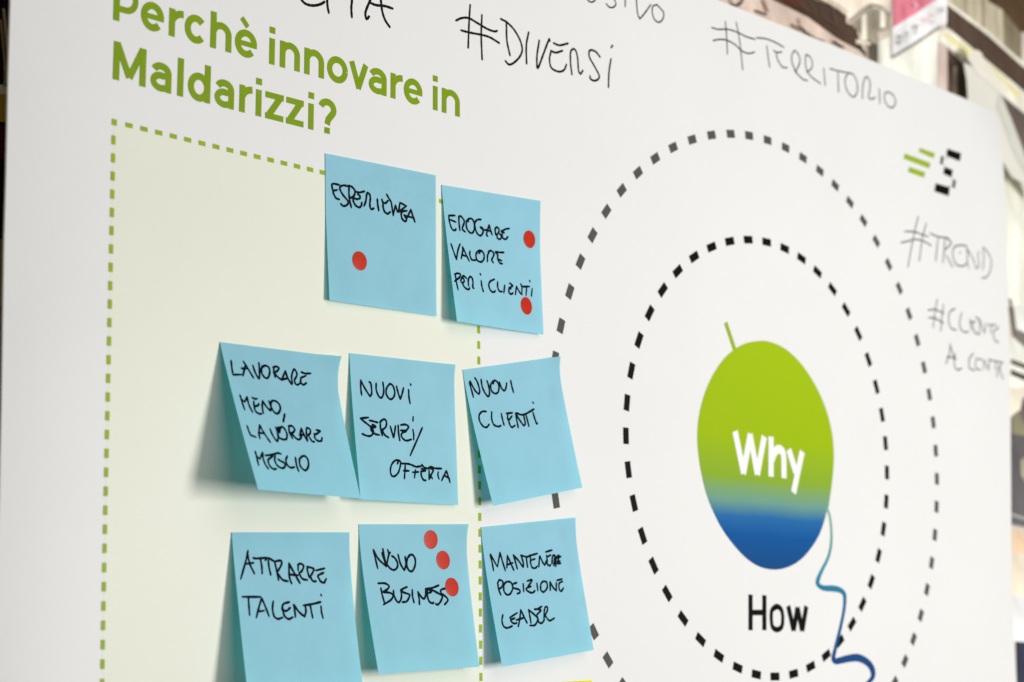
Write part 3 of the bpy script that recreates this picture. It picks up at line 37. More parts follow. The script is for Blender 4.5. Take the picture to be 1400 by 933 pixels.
POSTER_WRITING = [["P16","cita",[[[0.84205,0.45445],[0.84369,0.44995],[0.84723,0.44716],[0.85076,0.44527],[0.85621,0.44522],[0.86166,0.44676],[0.86596,0.4489],[0.86869,0.45101]],[[0.87127,0.4626],[0.87127,0.45322],[0.87175,0.44835],[0.87294,0.44397]],[[0.89536,0.47071],[0.8951,0.45924],[0.89454,0.45278],[0.89511,0.4461]],[[0.88603,0.46893],[0.90479,0.47252]],[[0.91971,0.47831],[0.91317,0.46381],[0.90912,0.45514],[0.90833,0.45113],[0.9096,0.44826],[0.91206,0.45077]],[[0.92223,0.47832],[0.9236,0.46644],[0.92493,0.45843],[0.92792,0.4521],[0.9326,0.44777]],[[0.91361,0.46137],[0.91904,0.46113],[0.92742,0.46258],[0.93545,0.46265]]]],["P13","#DIVERSI",[[[1.01724,0.48587],[1.01618,0.47331],[1.01516,0.45102]],[[1.03019,0.48082],[1.02947,0.46418],[1.03057,0.44516]],[[1.00179,0.46942],[1.00784,0.47292],[1.01561,0.47481],[1.02458,0.47329],[1.03591,0.47106],[1.04391,0.4709],[1.04735,0.47214]],[[1.00734,0.46302],[1.01678,0.46347],[1.03026,0.46478],[1.03936,0.46487],[1.0497,0.46274]],[[1.05774,0.48045],[1.05838,0.46685],[1.06193,0.4556]],[[1.05134,0.48282],[1.0589,0.48156],[1.06712,0.47726],[1.07364,0.47043],[1.07605,0.46344],[1.07311,0.4569],[1.06606,0.45029],[1.0608,0.44786],[1.05671,0.44984]],[[1.0835,0.47949],[1.08079,0.4679],[1.08121,0.4533]],[[1.09608,0.4757],[1.09345,0.4624],[1.09348,0.4527]],[[1.09348,0.4527],[1.0953,0.45353],[1.10075,0.46492],[1.10746,0.47881],[1.1087,0.47825]],[[1.1134,0.47764],[1.12078,0.47753],[1.13094,0.4815]],[[1.11008,0.47044],[1.11609,0.47027],[1.12416,0.47371]],[[1.11035,0.47004],[1.1085,0.4632],[1.11078,0.4564],[1.11947,0.45514],[1.12621,0.45803],[1.12919,0.46332]],[[1.13601,0.45653],[1.13436,0.46542],[1.13436,0.47469],[1.13779,0.47846],[1.14123,0.47722],[1.1433,0.47118],[1.14426,0.46209],[1.14675,0.4594],[1.14981,0.46288]],[[1.17179,0.47962],[1.1664,0.48262],[1.16075,0.4829],[1.15765,0.48058],[1.15863,0.47564],[1.16495,0.46958],[1.1706,0.46333],[1.16917,0.45972],[1.16422,0.45741],[1.15929,0.458],[1.15902,0.46028]],[[1.18613,0.48104],[1.18348,0.46905],[1.1827,0.45611]],[[1.18646,0.4911],[1.1882,0.49313]]]],["P12","sivo",[[[1.15659,0.53075],[1.15518,0.52566],[1.1587,0.524],[1.16223,0.52461],[1.16577,0.52741],[1.16649,0.53234]],[[1.18006,0.5277],[1.18366,0.52574],[1.18873,0.52653],[1.19266,0.52992],[1.19092,0.53381],[1.18513,0.53617]],[[1.20526,0.54326],[1.20525,0.53745],[1.20523,0.53145]],[[1.2196,0.54987],[1.22033,0.54128],[1.22179,0.52996],[1.22475,0.52534]],[[1.22475,0.52534],[1.23074,0.53121],[1.23979,0.54178]],[[1.24886,0.54406],[1.2428,0.54106],[1.24202,0.53498],[1.24502,0.52982],[1.25107,0.52884],[1.25641,0.5331],[1.25765,0.53884],[1.25341,0.54174],[1.24962,0.54326]]]],["P12","#TERRITORIO",[[[1.34621,0.55254],[1.34789,0.53768],[1.34856,0.5226]],[[1.3625,0.55584],[1.36718,0.53964],[1.37115,0.51303]],[[1.32606,0.542],[1.33599,0.54273],[1.35009,0.54609],[1.36431,0.54665],[1.37659,0.5457],[1.39112,0.54627]],[[1.32784,0.53046],[1.33781,0.5338],[1.34784,0.53538],[1.35992,0.53411],[1.37001,0.53068],[1.38026,0.53046],[1.38969,0.53391]],[[1.39328,0.54834],[1.4081,0.55078],[1.42303,0.55074],[1.43591,0.54913]],[[1.40893,0.54419],[1.41069,0.53416],[1.41291,0.5249]],[[1.41971,0.54223],[1.42483,0.54158],[1.43224,0.5438]],[[1.42374,0.54106],[1.42566,0.53495],[1.43299,0.52938],[1.44062,0.53043]],[[1.44823,0.54413],[1.44879,0.53731],[1.45422,0.52859]],[[1.4491,0.54533],[1.4534,0.5498],[1.4599,0.5468],[1.46129,0.54013],[1.45426,0.5296]],[[1.45424,0.5291],[1.46486,0.52497],[1.47323,0.525]],[[1.47171,0.5505],[1.47055,0.54222],[1.47273,0.53369]],[[1.47171,0.5505],[1.47922,0.5492],[1.48234,0.54286],[1.47874,0.53703],[1.47273,0.53369]],[[1.47273,0.53369],[1.48183,0.52969],[1.49531,0.5268]],[[1.50108,0.54352],[1.50302,0.52676]],[[1.51148,0.54533],[1.52366,0.546],[1.5413,0.54786]],[[1.52538,0.54537],[1.5255,0.525]],[[1.54398,0.54846],[1.5375,0.54087],[1.53894,0.53196],[1.54582,0.52626],[1.55294,0.52623],[1.55857,0.53309],[1.55802,0.54226],[1.55198,0.54816],[1.54487,0.54865]],[[1.56736,0.52721],[1.56814,0.53824],[1.5718,0.54837],[1.57737,0.55116],[1.58175,0.54638],[1.5805,0.53778],[1.57841,0.5311],[1.58386,0.53017],[1.59043,0.53364]],[[1.59828,0.54421],[1.59857,0.52909]],[[1.60844,0.54167],[1.60721,0.5351],[1.61261,0.52993],[1.62106,0.52906],[1.62805,0.53633],[1.6236,0.54279],[1.61418,0.54395],[1.60844,0.54167]]]],["P12","#TREND",[[[1.66541,0.42508],[1.65554,0.40363],[1.64347,0.36962]],[[1.68033,0.42019],[1.67236,0.40431],[1.6649,0.37896]],[[1.63904,0.40539],[1.6575,0.40781],[1.67428,0.40704],[1.68323,0.40697]],[[1.63156,0.39273],[1.64383,0.39604],[1.65801,0.40015],[1.67219,0.40088],[1.68818,0.39845]],[[1.68704,0.41098],[1.70151,0.40981],[1.72191,0.41151]],[[1.7024,0.40946],[1.69641,0.38355]],[[1.71532,0.40999],[1.71369,0.3979],[1.71011,0.38359]],[[1.71816,0.41092],[1.72824,0.40803],[1.72328,0.4033],[1.71555,0.39818]],[[1.71707,0.39249],[1.72949,0.38196]],[[1.74475,0.4001],[1.74663,0.39968]],[[1.75929,0.40279],[1.75774,0.40857],[1.74231,0.40671],[1.73262,0.40274],[1.73035,0.39644],[1.73271,0.38886],[1.74098,0.38511],[1.75251,0.38678],[1.75852,0.39065]],[[1.763,0.3853],[1.75962,0.39282],[1.76235,0.40526]],[[1.76235,0.40526],[1.77241,0.39571],[1.77774,0.38743]],[[1.77774,0.38743],[1.7829,0.3912],[1.7829,0.40635]],[[1.79301,0.40991],[1.79434,0.39996],[1.7916,0.38842]],[[1.79321,0.41299],[1.8048,0.40762],[1.81033,0.40029],[1.80763,0.38971],[1.79909,0.38139],[1.78901,0.37896]]]],["P12","#CLIENTE AL CENTRO",[[[1.69735,0.34385],[1.69171,0.32947],[1.68798,0.31385]],[[1.70896,0.34008],[1.70523,0.32591],[1.70212,0.31187]],[[1.67918,0.33051],[1.69188,0.33264],[1.70947,0.33118]],[[1.67974,0.32276],[1.69141,0.32368],[1.70793,0.32098]],[[1.73192,0.33879],[1.72159,0.33429],[1.7181,0.32539],[1.72266,0.31748],[1.73268,0.31657]],[[1.74503,0.33619],[1.7404,0.32707],[1.741,0.31969],[1.74901,0.31638],[1.75737,0.31791]],[[1.76133,0.3318],[1.76376,0.32029]],[[1.76113,0.32856],[1.77275,0.32999]],[[1.76633,0.32812],[1.76996,0.31888],[1.78047,0.31797]],[[1.77309,0.33543],[1.78143,0.33323]],[[1.78054,0.31906],[1.7815,0.33432]],[[1.7815,0.33432],[1.79128,0.32034]],[[1.79128,0.32034],[1.79415,0.33154]],[[1.79835,0.32989],[1.81585,0.33203]],[[1.80481,0.32959],[1.80431,0.3219]],[[1.82232,0.33062],[1.81328,0.32624],[1.81087,0.32268]],[[1.80868,0.32242],[1.81255,0.31523],[1.82011,0.31393]],[[1.72075,0.3009],[1.71713,0.28944],[1.71062,0.2793]],[[1.7206,0.29824],[1.72701,0.28736]],[[1.71301,0.28689],[1.73101,0.28674]],[[1.72928,0.29183],[1.72666,0.281],[1.73238,0.27528],[1.74166,0.27783]],[[1.76646,0.29594],[1.75776,0.28964],[1.75719,0.27999],[1.76746,0.27787]],[[1.77253,0.29232],[1.76976,0.28132],[1.78022,0.28027]],[[1.77459,0.29148],[1.78304,0.29132]],[[1.78663,0.28094],[1.78732,0.29179]],[[1.78732,0.29179],[1.79739,0.28207]],[[1.79739,0.28207],[1.79925,0.29417]],[[1.80023,0.29265],[1.82854,0.29299]],[[1.8132,0.29243],[1.81152,0.28355]],[[1.81949,0.28874],[1.81427,0.27624]],[[1.82404,0.29141],[1.82139,0.28459],[1.82731,0.27538]]]],["WHY","Why",[[[1.34932,0.18118],[1.36101,0.14488]],[[1.36031,0.14483],[1.372,0.18051]],[[1.37129,0.18046],[1.38146,0.14537]],[[1.3811,0.14535],[1.39296,0.18008]],[[1.40342,0.1807],[1.40221,0.14482]],[[1.40416,0.15987],[1.40763,0.16602],[1.4132,0.16981],[1.41866,0.16958],[1.42214,0.16452],[1.42218,0.1446]],[[1.43044,0.17108],[1.44081,0.1511]],[[1.45157,0.17091],[1.43643,0.13232]]]],["HOW","How",[[[1.3683,0.04002],[1.36752,0.00929]],[[1.38886,0.03986],[1.38796,0.0094]],[[1.3679,0.02454],[1.38841,0.02479]],[[1.40755,0.03031],[1.40014,0.02711],[1.39866,0.02018],[1.40031,0.01255],[1.40688,0.01005],[1.41429,0.01265],[1.41615,0.02035],[1.41416,0.02766],[1.40755,0.03031],[1.40209,0.0286]],[[1.42488,0.03111],[1.43249,0.00945]],[[1.43249,0.00945],[1.43942,0.02984]],[[1.43942,0.02984],[1.4458,0.00915]],[[1.4458,0.00915],[1.4532,0.03115]]]]]
DOTS = [["esp",0.282,0.6988],["ero",0.8793,0.3017],["ero",0.8107,0.8046],["novo",0.6518,0.1071],["novo",0.7606,0.2508],["novo",0.8196,0.4406]]
LOGO = [["g",[[1.67328,0.497],[1.70007,0.4969],[1.69701,0.49221],[1.67172,0.49337]]],["g",[[1.64516,0.4854],[1.68967,0.48488],[1.68663,0.47986],[1.64296,0.48097]]],["g",[[1.65186,0.47311],[1.67941,0.47299],[1.67711,0.46814],[1.64966,0.46869]]],["k",[[1.72806,0.50637],[1.7531,0.50659],[1.75015,0.49932],[1.72578,0.49989]]],["k",[[1.71398,0.49616],[1.7185,0.49648],[1.71563,0.48918],[1.71141,0.48892]]],["k",[[1.72031,0.48554],[1.73546,0.48545],[1.73259,0.47866],[1.71781,0.47944]]],["k",[[1.7369,0.47514],[1.74162,0.47522],[1.7387,0.46791],[1.73443,0.46791]]],["k",[[1.70254,0.46489],[1.72745,0.46517],[1.72483,0.45744],[1.69948,0.45766]]]]
BALLOON = [[1.35181,0.25427],[1.36767,0.26091],[1.389,0.2657],[1.40697,0.26648],[1.42876,0.26291],[1.45077,0.25338],[1.46922,0.23999],[1.48396,0.22495],[1.49487,0.20833],[1.50179,0.18908],[1.50323,0.16939],[1.50002,0.14946],[1.49453,0.12953],[1.49185,0.12071],[1.48903,0.11785],[1.48532,0.11],[1.47635,0.09624],[1.46251,0.08337],[1.4456,0.07246],[1.42579,0.06534],[1.40479,0.06252],[1.38426,0.06413],[1.36571,0.06992],[1.34756,0.08013],[1.32978,0.09377],[1.31674,0.10836],[1.30705,0.1233],[1.30087,0.13899],[1.29644,0.15676],[1.29532,0.1748],[1.29915,0.19332],[1.30802,0.21245],[1.32027,0.22905],[1.33602,0.24417]]
STEM = [[1.33918,0.27626],[1.35177,0.25322]]
STRING = [[1.49017,0.12079,0.00199],[1.49455,0.11235,0.00199],[1.49601,0.09896,0.00199],[1.49483,0.0874,0.00224],[1.4896,0.07575,0.00248],[1.48008,0.065,0.00298],[1.47376,0.05726,0.00348],[1.47188,0.05212,0.00373],[1.47708,0.04884,0.00447],[1.4844,0.04786,0.00522],[1.49618,0.04791,0.00571],[1.50632,0.04697,0.00522],[1.51303,0.04443,0.00422],[1.51524,0.04006,0.00323],[1.51337,0.02856,0.00273],[1.50726,0.01325,0.00273],[1.50093,-4e-05,0.00298],[1.49649,-0.00948,0.00323],[1.49457,-0.01512,0.00397],[1.49783,-0.01796,0.00547],[1.50701,-0.01707,0.00621],[1.51903,-0.01562,0.00671],[1.53286,-0.01493,0.0072],[1.54497,-0.0173,0.00671],[1.55428,-0.02178,0.00596],[1.559,-0.02741,0.00497],[1.55804,-0.03317,0.00422],[1.54934,-0.03882,0.00397],[1.53514,-0.04395,0.00447],[1.51434,-0.04643,0.00497]]
CIRC = [[[-2.93919,-2.84317,-2.74715,-2.65114,-2.55512,-2.45802,-2.36074,-2.26346,-2.16618,-2.0689,-1.97162,-1.87434,-1.77706,-1.67978,-1.5825,-1.48522,-1.38795,-1.29067,-1.19339,-1.09611,-0.99883,-0.90155,-0.80427,-0.70699,-0.61287,-0.51731,-0.41736,-0.3182,-0.21704,-0.11736,-0.0194,0.07856,0.17752,0.27554,0.37165,0.47075,0.56969,0.66921,0.76685,0.86753,0.96378,1.05806,1.15399,1.24864,1.34767,1.44558,1.54348,1.64139,1.73764,1.83733,1.9395,2.04179,2.14227,2.24331,2.34461,2.44677,2.54781,2.64703,2.74933,2.85688,2.9543,3.05173,3.14915,3.24657],[0.28657,-0.00018,0.00265,0.00163,0.00138,-0.00082,-0.00039]],[[-3.13868,-2.99861,-2.85819,-2.71424,-2.57316,-2.42698,-2.27811,-2.12768,-1.98056,-1.83541,-1.69421,-1.5535,-1.40834,-1.26882,-1.13283,-1.0013,-0.87006,-0.73782,-0.60106,-0.45556,-0.31357,-0.17255,-0.02691,0.11873,0.25987,0.40205,0.54593,0.69164,0.83872,0.98264,1.12522,1.26667,1.40737,1.55322,1.69906,1.84491,1.99075,2.13659,2.28244,2.42828,2.57413,2.71997,2.8652,3.0056],[0.19537,-0.00011,-0.00118,0.00099,7e-05,-0.00159,0.00123]]]
CC = [1.39932,0.16612]
MURAL = [["road","#cdb9ac",[[1.4007,0.65024],[1.53941,0.6413],[1.6026,0.6383],[1.65604,0.62732],[1.73314,0.61756],[1.74564,0.57767],[1.35472,0.56624]]],["brick_block","#4e3d32",[[1.42377,0.65647],[1.62496,0.66445],[1.67407,0.66016],[1.6736,0.64962],[1.69181,0.64956],[1.7009,0.6322],[1.71873,0.61757],[1.6963,0.62464],[1.65701,0.62755],[1.6026,0.6383],[1.53941,0.6413]]],["roof_slope","#5a3327",[[1.48279,0.64968],[1.57708,0.65705],[1.5963,0.64619],[1.5701,0.6428],[1.53194,0.64403]]],["cornice","#eadccb",[[1.57143,0.68066],[1.76244,0.7311],[1.76026,0.68942],[1.72197,0.684],[1.6736,0.64962],[1.67402,0.65902],[1.63705,0.66271]]],["facade","#9d9584",[[1.68202,0.65044],[1.72177,0.67983],[1.76128,0.68048],[1.75973,0.65094],[1.73422,0.63917],[1.73159,0.61557],[1.71166,0.61922],[1.70563,0.64228]]],["facade_recess","#58534a",[[1.71414,0.64102],[1.73276,0.63883],[1.73168,0.61723],[1.71455,0.61988]]],["column","#ece0cf",[[1.70385,0.66472],[1.71268,0.67017],[1.71261,0.63903],[1.7026,0.6383]]],["column","#efe4d5",[[1.74075,0.68207],[1.75107,0.68296],[1.75002,0.66275],[1.73965,0.66026]]],["balcony","#dccfbd",[[1.69117,0.6356],[1.71978,0.63907],[1.71962,0.63576],[1.69094,0.63069]]],["balustrade","#c9bfae",[[1.73347,0.65299],[1.76039,0.66358],[1.75977,0.65178],[1.73725,0.64152]]],["party_wall","#f3eadd",[[1.73439,0.6425],[1.75995,0.65515],[1.75862,0.62993],[1.86456,0.68857],[1.86825,0.5949],[1.73181,0.59108]]],["sign_panel","#f4efe8",[[1.76198,0.66563],[1.85866,0.72175],[1.8776,0.74399],[1.88743,0.74653],[1.88461,0.70209],[1.76012,0.63027]]],["sign_banner","#d97c8e",[[1.76652,0.72375],[1.87815,0.75289],[1.85866,0.72175],[1.80856,0.69126],[1.76498,0.66635]]],["loggia","#bdb49c",[[1.88527,0.76353],[1.98038,0.78865],[1.9776,0.74991],[2.0121,0.74764],[2.01233,0.70407],[1.97471,0.70962],[1.88279,0.72433]]],["loggia","#877d66",[[2.0121,0.74764],[2.05517,0.73063],[2.05207,0.69134],[2.01233,0.70407]]],["loggia_stripe","#a0967f",[[1.9207,0.75511],[1.93083,0.75773],[1.92815,0.71798],[1.91831,0.7191]]],["loggia_stripe","#9a907a",[[1.96338,0.76612],[1.97207,0.76837],[1.9679,0.70979],[1.95966,0.71318]]],["soffit","#55422f",[[1.98389,0.78957],[2.10839,0.82245],[2.10043,0.72649],[2.05686,0.72919],[2.0121,0.74764],[1.9776,0.74991]]],["pier","#dccdc0",[[2.057,0.73107],[2.10122,0.73601],[2.09571,0.66971],[2.05375,0.68989]]],["string_course","#efe3d3",[[1.88296,0.727],[1.97491,0.71236],[2.05756,0.69258],[2.09696,0.6848],[2.09649,0.67913],[2.05711,0.68698],[1.97451,0.70689],[1.88263,0.72167]]],["lintel","#54443a",[[1.88263,0.72167],[1.97451,0.70689],[2.05711,0.68698],[2.09649,0.67913],[2.09368,0.64529],[2.06161,0.6532],[1.96354,0.6722],[1.88078,0.69247]]],["ledge","#f3e6d6",[[1.86267,0.6838],[1.88328,0.69394],[2.06176,0.65506],[2.09384,0.64716],[2.09151,0.6191],[2.05954,0.62725],[1.99377,0.64143],[1.92298,0.66565],[1.86203,0.6733]]],["ledge_inlay","#e6ddae",[[1.86584,0.6837],[1.87887,0.68767],[1.94553,0.67962],[1.92316,0.66832]]],["ledge_inlay","#e6dbad",[[1.97184,0.66963],[1.98555,0.67003],[2.05248,0.65126],[2.03936,0.64302]]],["jamb","#cdbab0",[[1.85881,0.67255],[1.87922,0.66781],[1.87469,0.59623],[1.85439,0.60053]]],["window_opening","#55473f",[[1.87933,0.66957],[1.91427,0.65842],[1.95907,0.60931],[1.87524,0.60491]]],["mullion","#b9aa9f",[[1.88935,0.6502],[1.89914,0.65153],[1.89774,0.60532],[1.88659,0.60729]]],["mullion","#8f7f76",[[1.9163,0.63966],[1.92261,0.6358],[1.92726,0.60712],[1.91904,0.60716]]],["doorway","#675a55",[[1.99377,0.64143],[2.05954,0.62725],[2.09166,0.62097],[2.08681,0.5625],[2.04846,0.57799],[2.02453,0.61109]]],["render_field","#f8e9da",[[1.98196,0.57421],[2.02361,0.55366],[2.08566,0.54867],[2.07285,0.39436],[1.9678,0.38085]]],["vehicle_side","#f6eee2",[[2.00908,0.38789],[2.073,0.39615],[2.06974,0.35691],[2.03456,0.3589],[2.01388,0.36077]]],["vehicle_window","#77716b",[[1.99762,0.39506],[2.00615,0.39445],[2.0104,0.36035],[2.03795,0.35756],[2.07004,0.36046],[2.06827,0.33917],[2.03662,0.34087],[2.00626,0.35123]]],["vehicle_side","#f3e8dc",[[1.96515,0.34471],[2.00612,0.34949],[2.03648,0.33912],[2.06812,0.3374],[2.06257,0.27054],[1.95904,0.26135]]],["vehicle_stripe","#5d5651",[[1.9973,0.32359],[2.03501,0.32074],[2.06673,0.3206],[2.06622,0.31443],[2.03452,0.31463],[1.99684,0.31755]]],["vehicle_stripe","#4a4540",[[1.99637,0.31151],[2.03396,0.30765],[2.06563,0.30738],[2.06497,0.29947],[2.0334,0.30068],[1.99585,0.30462]]],["vehicle_body","#f2e0cc",[[1.9609,0.28673],[2.06475,0.29683],[2.06185,0.26181],[1.95842,0.25291]]],["shrub","#8a866c",[[1.99566,0.25781],[2.00979,0.26415],[2.06257,0.27054],[2.05824,0.21835],[1.99291,0.22207]]],["wheel","#6b6063",[[2.02126,0.27887],[2.03215,0.28504],[2.06403,0.28805],[2.06112,0.25309],[2.02242,0.24987],[2.0131,0.26273]]],["kiosk","#625f60",[[1.9839,0.23655],[2.05968,0.23569],[2.05076,0.12825],[1.97601,0.1325]]],["kiosk_trim","#a8a28c",[[2.0104,0.20644],[2.02282,0.21155],[2.02044,0.18172],[2.01078,0.18957]]],["kiosk_trim","#a9a6a8",[[1.98529,0.14456],[2.05154,0.13761],[2.05132,0.13506],[1.98503,0.14122]]],["kerb_band","#e4c7a7",[[1.96552,0.12543],[2.05041,0.124],[2.04794,0.09433],[1.96379,0.10232]]],["kerb_band","#efdcc6",[[1.96379,0.10232],[2.04794,0.09433],[2.04438,0.0514],[1.95999,0.05153]]],["pale_field","#fdfaf4",[[1.95999,0.05153],[2.04438,0.0514],[2.03995,-0.00197],[1.95623,0.00123]]],["navy_block","#3b4052",[[1.98586,0.00046],[2.03995,-0.00197],[2.03244,-0.09243],[1.98372,-0.091]]],["night_block","#0c0a09",[[0.62477,0.44063],[0.67921,0.45534],[0.68852,0.25812],[0.6345,0.25463]]],["gilt_panel","#b08f35",[[0.64011,0.35125],[0.66653,0.35689],[0.66804,0.33726],[0.64106,0.33279]]],["gilt_panel","#d9cfae",[[0.63984,0.3566],[0.66353,0.36174],[0.66758,0.35812],[0.66768,0.35614],[0.64016,0.35027]]],["crimson_panel","#4c0d16",[[0.64121,0.32988],[0.66431,0.33452],[0.66542,0.31196],[0.6423,0.30861]]],["olive_block","#8a7a50",[[0.63443,0.25606],[0.68845,0.25959],[0.69047,0.21662],[0.63685,0.20972]]],["russet_block","#6d5048",[[0.6368,0.21067],[0.69043,0.21759],[0.69815,0.05385],[0.6451,0.05209]]]]  # the darker loggia stripes belong to the printed picture
MURAL_LINES = [["gilt_line","#b5a37c",2.6,[[0.65995,0.41211],[0.66233,0.39757],[0.66482,0.38056],[0.66505,0.36457]]],["gilt_line","#9c8a60",2.0,[[0.65813,0.40411],[0.6605,0.3896],[0.66312,0.37015],[0.66301,0.36113]]],["ring","#3e3833",2.2,[[1.4641,0.62382],[1.46873,0.61825],[1.47714,0.61922],[1.48454,0.62521],[1.48591,0.63084],[1.47994,0.63385],[1.46908,0.63183],[1.4641,0.62382]]],["smudge","#8d5f45",3,[[1.52043,0.63575],[1.52398,0.62976],[1.52762,0.62607]]],["smudge","#5a4b3c",2.5,[[1.50762,0.62113],[1.52498,0.62159]]],["smudge","#4a433b",2,[[1.58133,0.63075],[1.58365,0.62273],[1.58219,0.61848]]],["smudge","#5b5042",3,[[1.58625,0.62257],[1.59529,0.61926],[1.61104,0.61671],[1.62574,0.61702]]],["smudge","#776a58",2.5,[[1.56935,0.62162],[1.57965,0.62021]]],["smudge","#453c36",3,[[1.64485,0.6215],[1.66257,0.61924]]],["cornice_line","#a6937f",1.2,[[1.61003,0.6591],[1.64379,0.66119],[1.6738,0.65411]]],["cornice_line","#b5a590",1.2,[[1.63451,0.66686],[1.6741,0.66065]]],["cornice_line","#7f7060",1.5,[[1.67503,0.65037],[1.72181,0.68066],[1.75678,0.67937]]],["edge_line","#857568",1.6,[[1.73284,0.64049],[1.73306,0.6159]]],["edge_line","#8d7d70",1.6,[[1.76261,0.70593],[1.75862,0.62993]]],["edge_line","#8e8477",1.8,[[1.75862,0.62993],[1.80976,0.65849],[1.86472,0.69121]]],["brick_line","#64524a",0.9,[[1.62322,0.65447],[1.62555,0.64551],[1.66335,0.63708]]],["brick_line","#6b4c40",0.9,[[1.57817,0.65107],[1.59624,0.6446],[1.64974,0.64023]]],["brick_line","#3a2c24",1.0,[[1.55729,0.64426],[1.59606,0.63984],[1.64926,0.62892]]],["brick_line","#6a4a3e",0.9,[[1.59678,0.65891],[1.61216,0.64538]]],["brick_line","#77695d",1.0,[[1.64366,0.65795],[1.64981,0.64184]]],["window_line","#5f594e",1.6,[[1.69494,0.65601],[1.69417,0.63956]]],["window_line","#5f594e",1.6,[[1.72286,0.67268],[1.72334,0.65304]]],["window_line","#6e685c",1.2,[[1.73174,0.67652],[1.73221,0.65682]]],["loggia_line","#8f856e",1.0,[[1.89676,0.74013],[1.89726,0.72269]]],["loggia_line","#8f856e",1.0,[[1.94383,0.75214],[1.94304,0.71629]]],["loggia_line","#6f654f",1.0,[[1.99449,0.74509],[1.99355,0.7087]]],["loggia_line","#5e553f",1.2,[[2.02906,0.73902],[2.02801,0.70227]]],["sign_letter","#6f6a66",1.2,[[1.76882,0.65475],[1.77651,0.65907],[1.76846,0.64799],[1.77766,0.65265]]],["sign_letter","#6f6a66",1.3,[[1.78378,0.65492],[1.78892,0.66622],[1.79472,0.6617]]],["sign_letter","#6f6a66",1.3,[[1.80145,0.67343],[1.81249,0.67948],[1.8057,0.66768]]],["sign_letter","#d99aa4",1.2,[[1.82215,0.68692],[1.83016,0.69143],[1.82489,0.68076]]],["sign_letter","#d9a0a8",1.2,[[1.84633,0.70054],[1.83822,0.69597],[1.83934,0.68852],[1.84745,0.69307]]],["sign_letter","#8a8580",1.2,[[1.85748,0.70241],[1.85957,0.71071],[1.86419,0.70839],[1.86937,0.71488],[1.86899,0.70871]]],["sign_mark","#b9566c",1.5,[[1.78454,0.69632],[1.78685,0.6834]]],["sign_mark","#f7d5da",1.5,[[1.80159,0.70312],[1.81231,0.70325],[1.80435,0.69786]]],["sign_mark","#b9566c",1.3,[[1.82062,0.71387],[1.82159,0.70385]]]]
FILM = [[1.88036,0.64808],[1.92104,0.64597],[1.96494,0.62668],[1.98215,0.60563],[2.01054,0.56976],[2.04413,0.52716],[2.04316,0.51545],[2.00572,0.53099],[1.98177,0.5337],[1.9624,0.54756],[1.92399,0.52501],[1.88749,0.5863],[1.88551,0.62863]]
TAPE = [[1.88734,0.65568],[1.90788,0.66991],[1.91936,0.66909],[1.93474,0.65164],[1.9688,0.63278],[1.95817,0.62699],[1.93203,0.63708],[1.91235,0.63971]]
FOLD = [[1.9583,0.62877],[1.98215,0.60563],[2.01054,0.56976],[2.02598,0.54344],[2.01025,0.54412],[1.9843,0.56652],[1.96585,0.59355],[1.95026,0.61133]]
YELLOW = [[1.12054,-0.0313],[1.1565,-0.03038],[1.1885,-0.11611],[1.15139,-0.1169]]
TITLE = [["P",0.68953,0.70913,0.394],["e",0.71104,0.72968,0.394],["r",0.73369,0.74559,0.394],["c",0.74664,0.76512,0.394],["h",0.76806,0.78602,0.394],["\u00e8",0.78898,0.8083,0.394],["i",0.8188,0.82432,0.394],["n",0.82862,0.84679,0.394],["n",0.85089,0.86918,0.394],["o",0.87201,0.89179,0.394],["v",0.89292,0.91173,0.394],["a",0.91212,0.92989,0.394],["r",0.93396,0.94617,0.394],["e",0.94731,0.96654,0.394],["i",0.97689,0.98307,0.394],["n",0.98696,1.00619,0.394],["M",0.69084,0.71642,0.3548],["a",0.7201,0.73707,0.3548],["l",0.74197,0.74674,0.3548],["d",0.75077,0.76924,0.3548],["a",0.77274,0.78946,0.3548],["r",0.79396,0.80532,0.3548],["i",0.80858,0.81292,0.3548],["z",0.81664,0.83282,0.3548],["z",0.8352,0.85103,0.3548],["i",0.8551,0.86046,0.3548],["?",0.86455,0.88159,0.3548]]

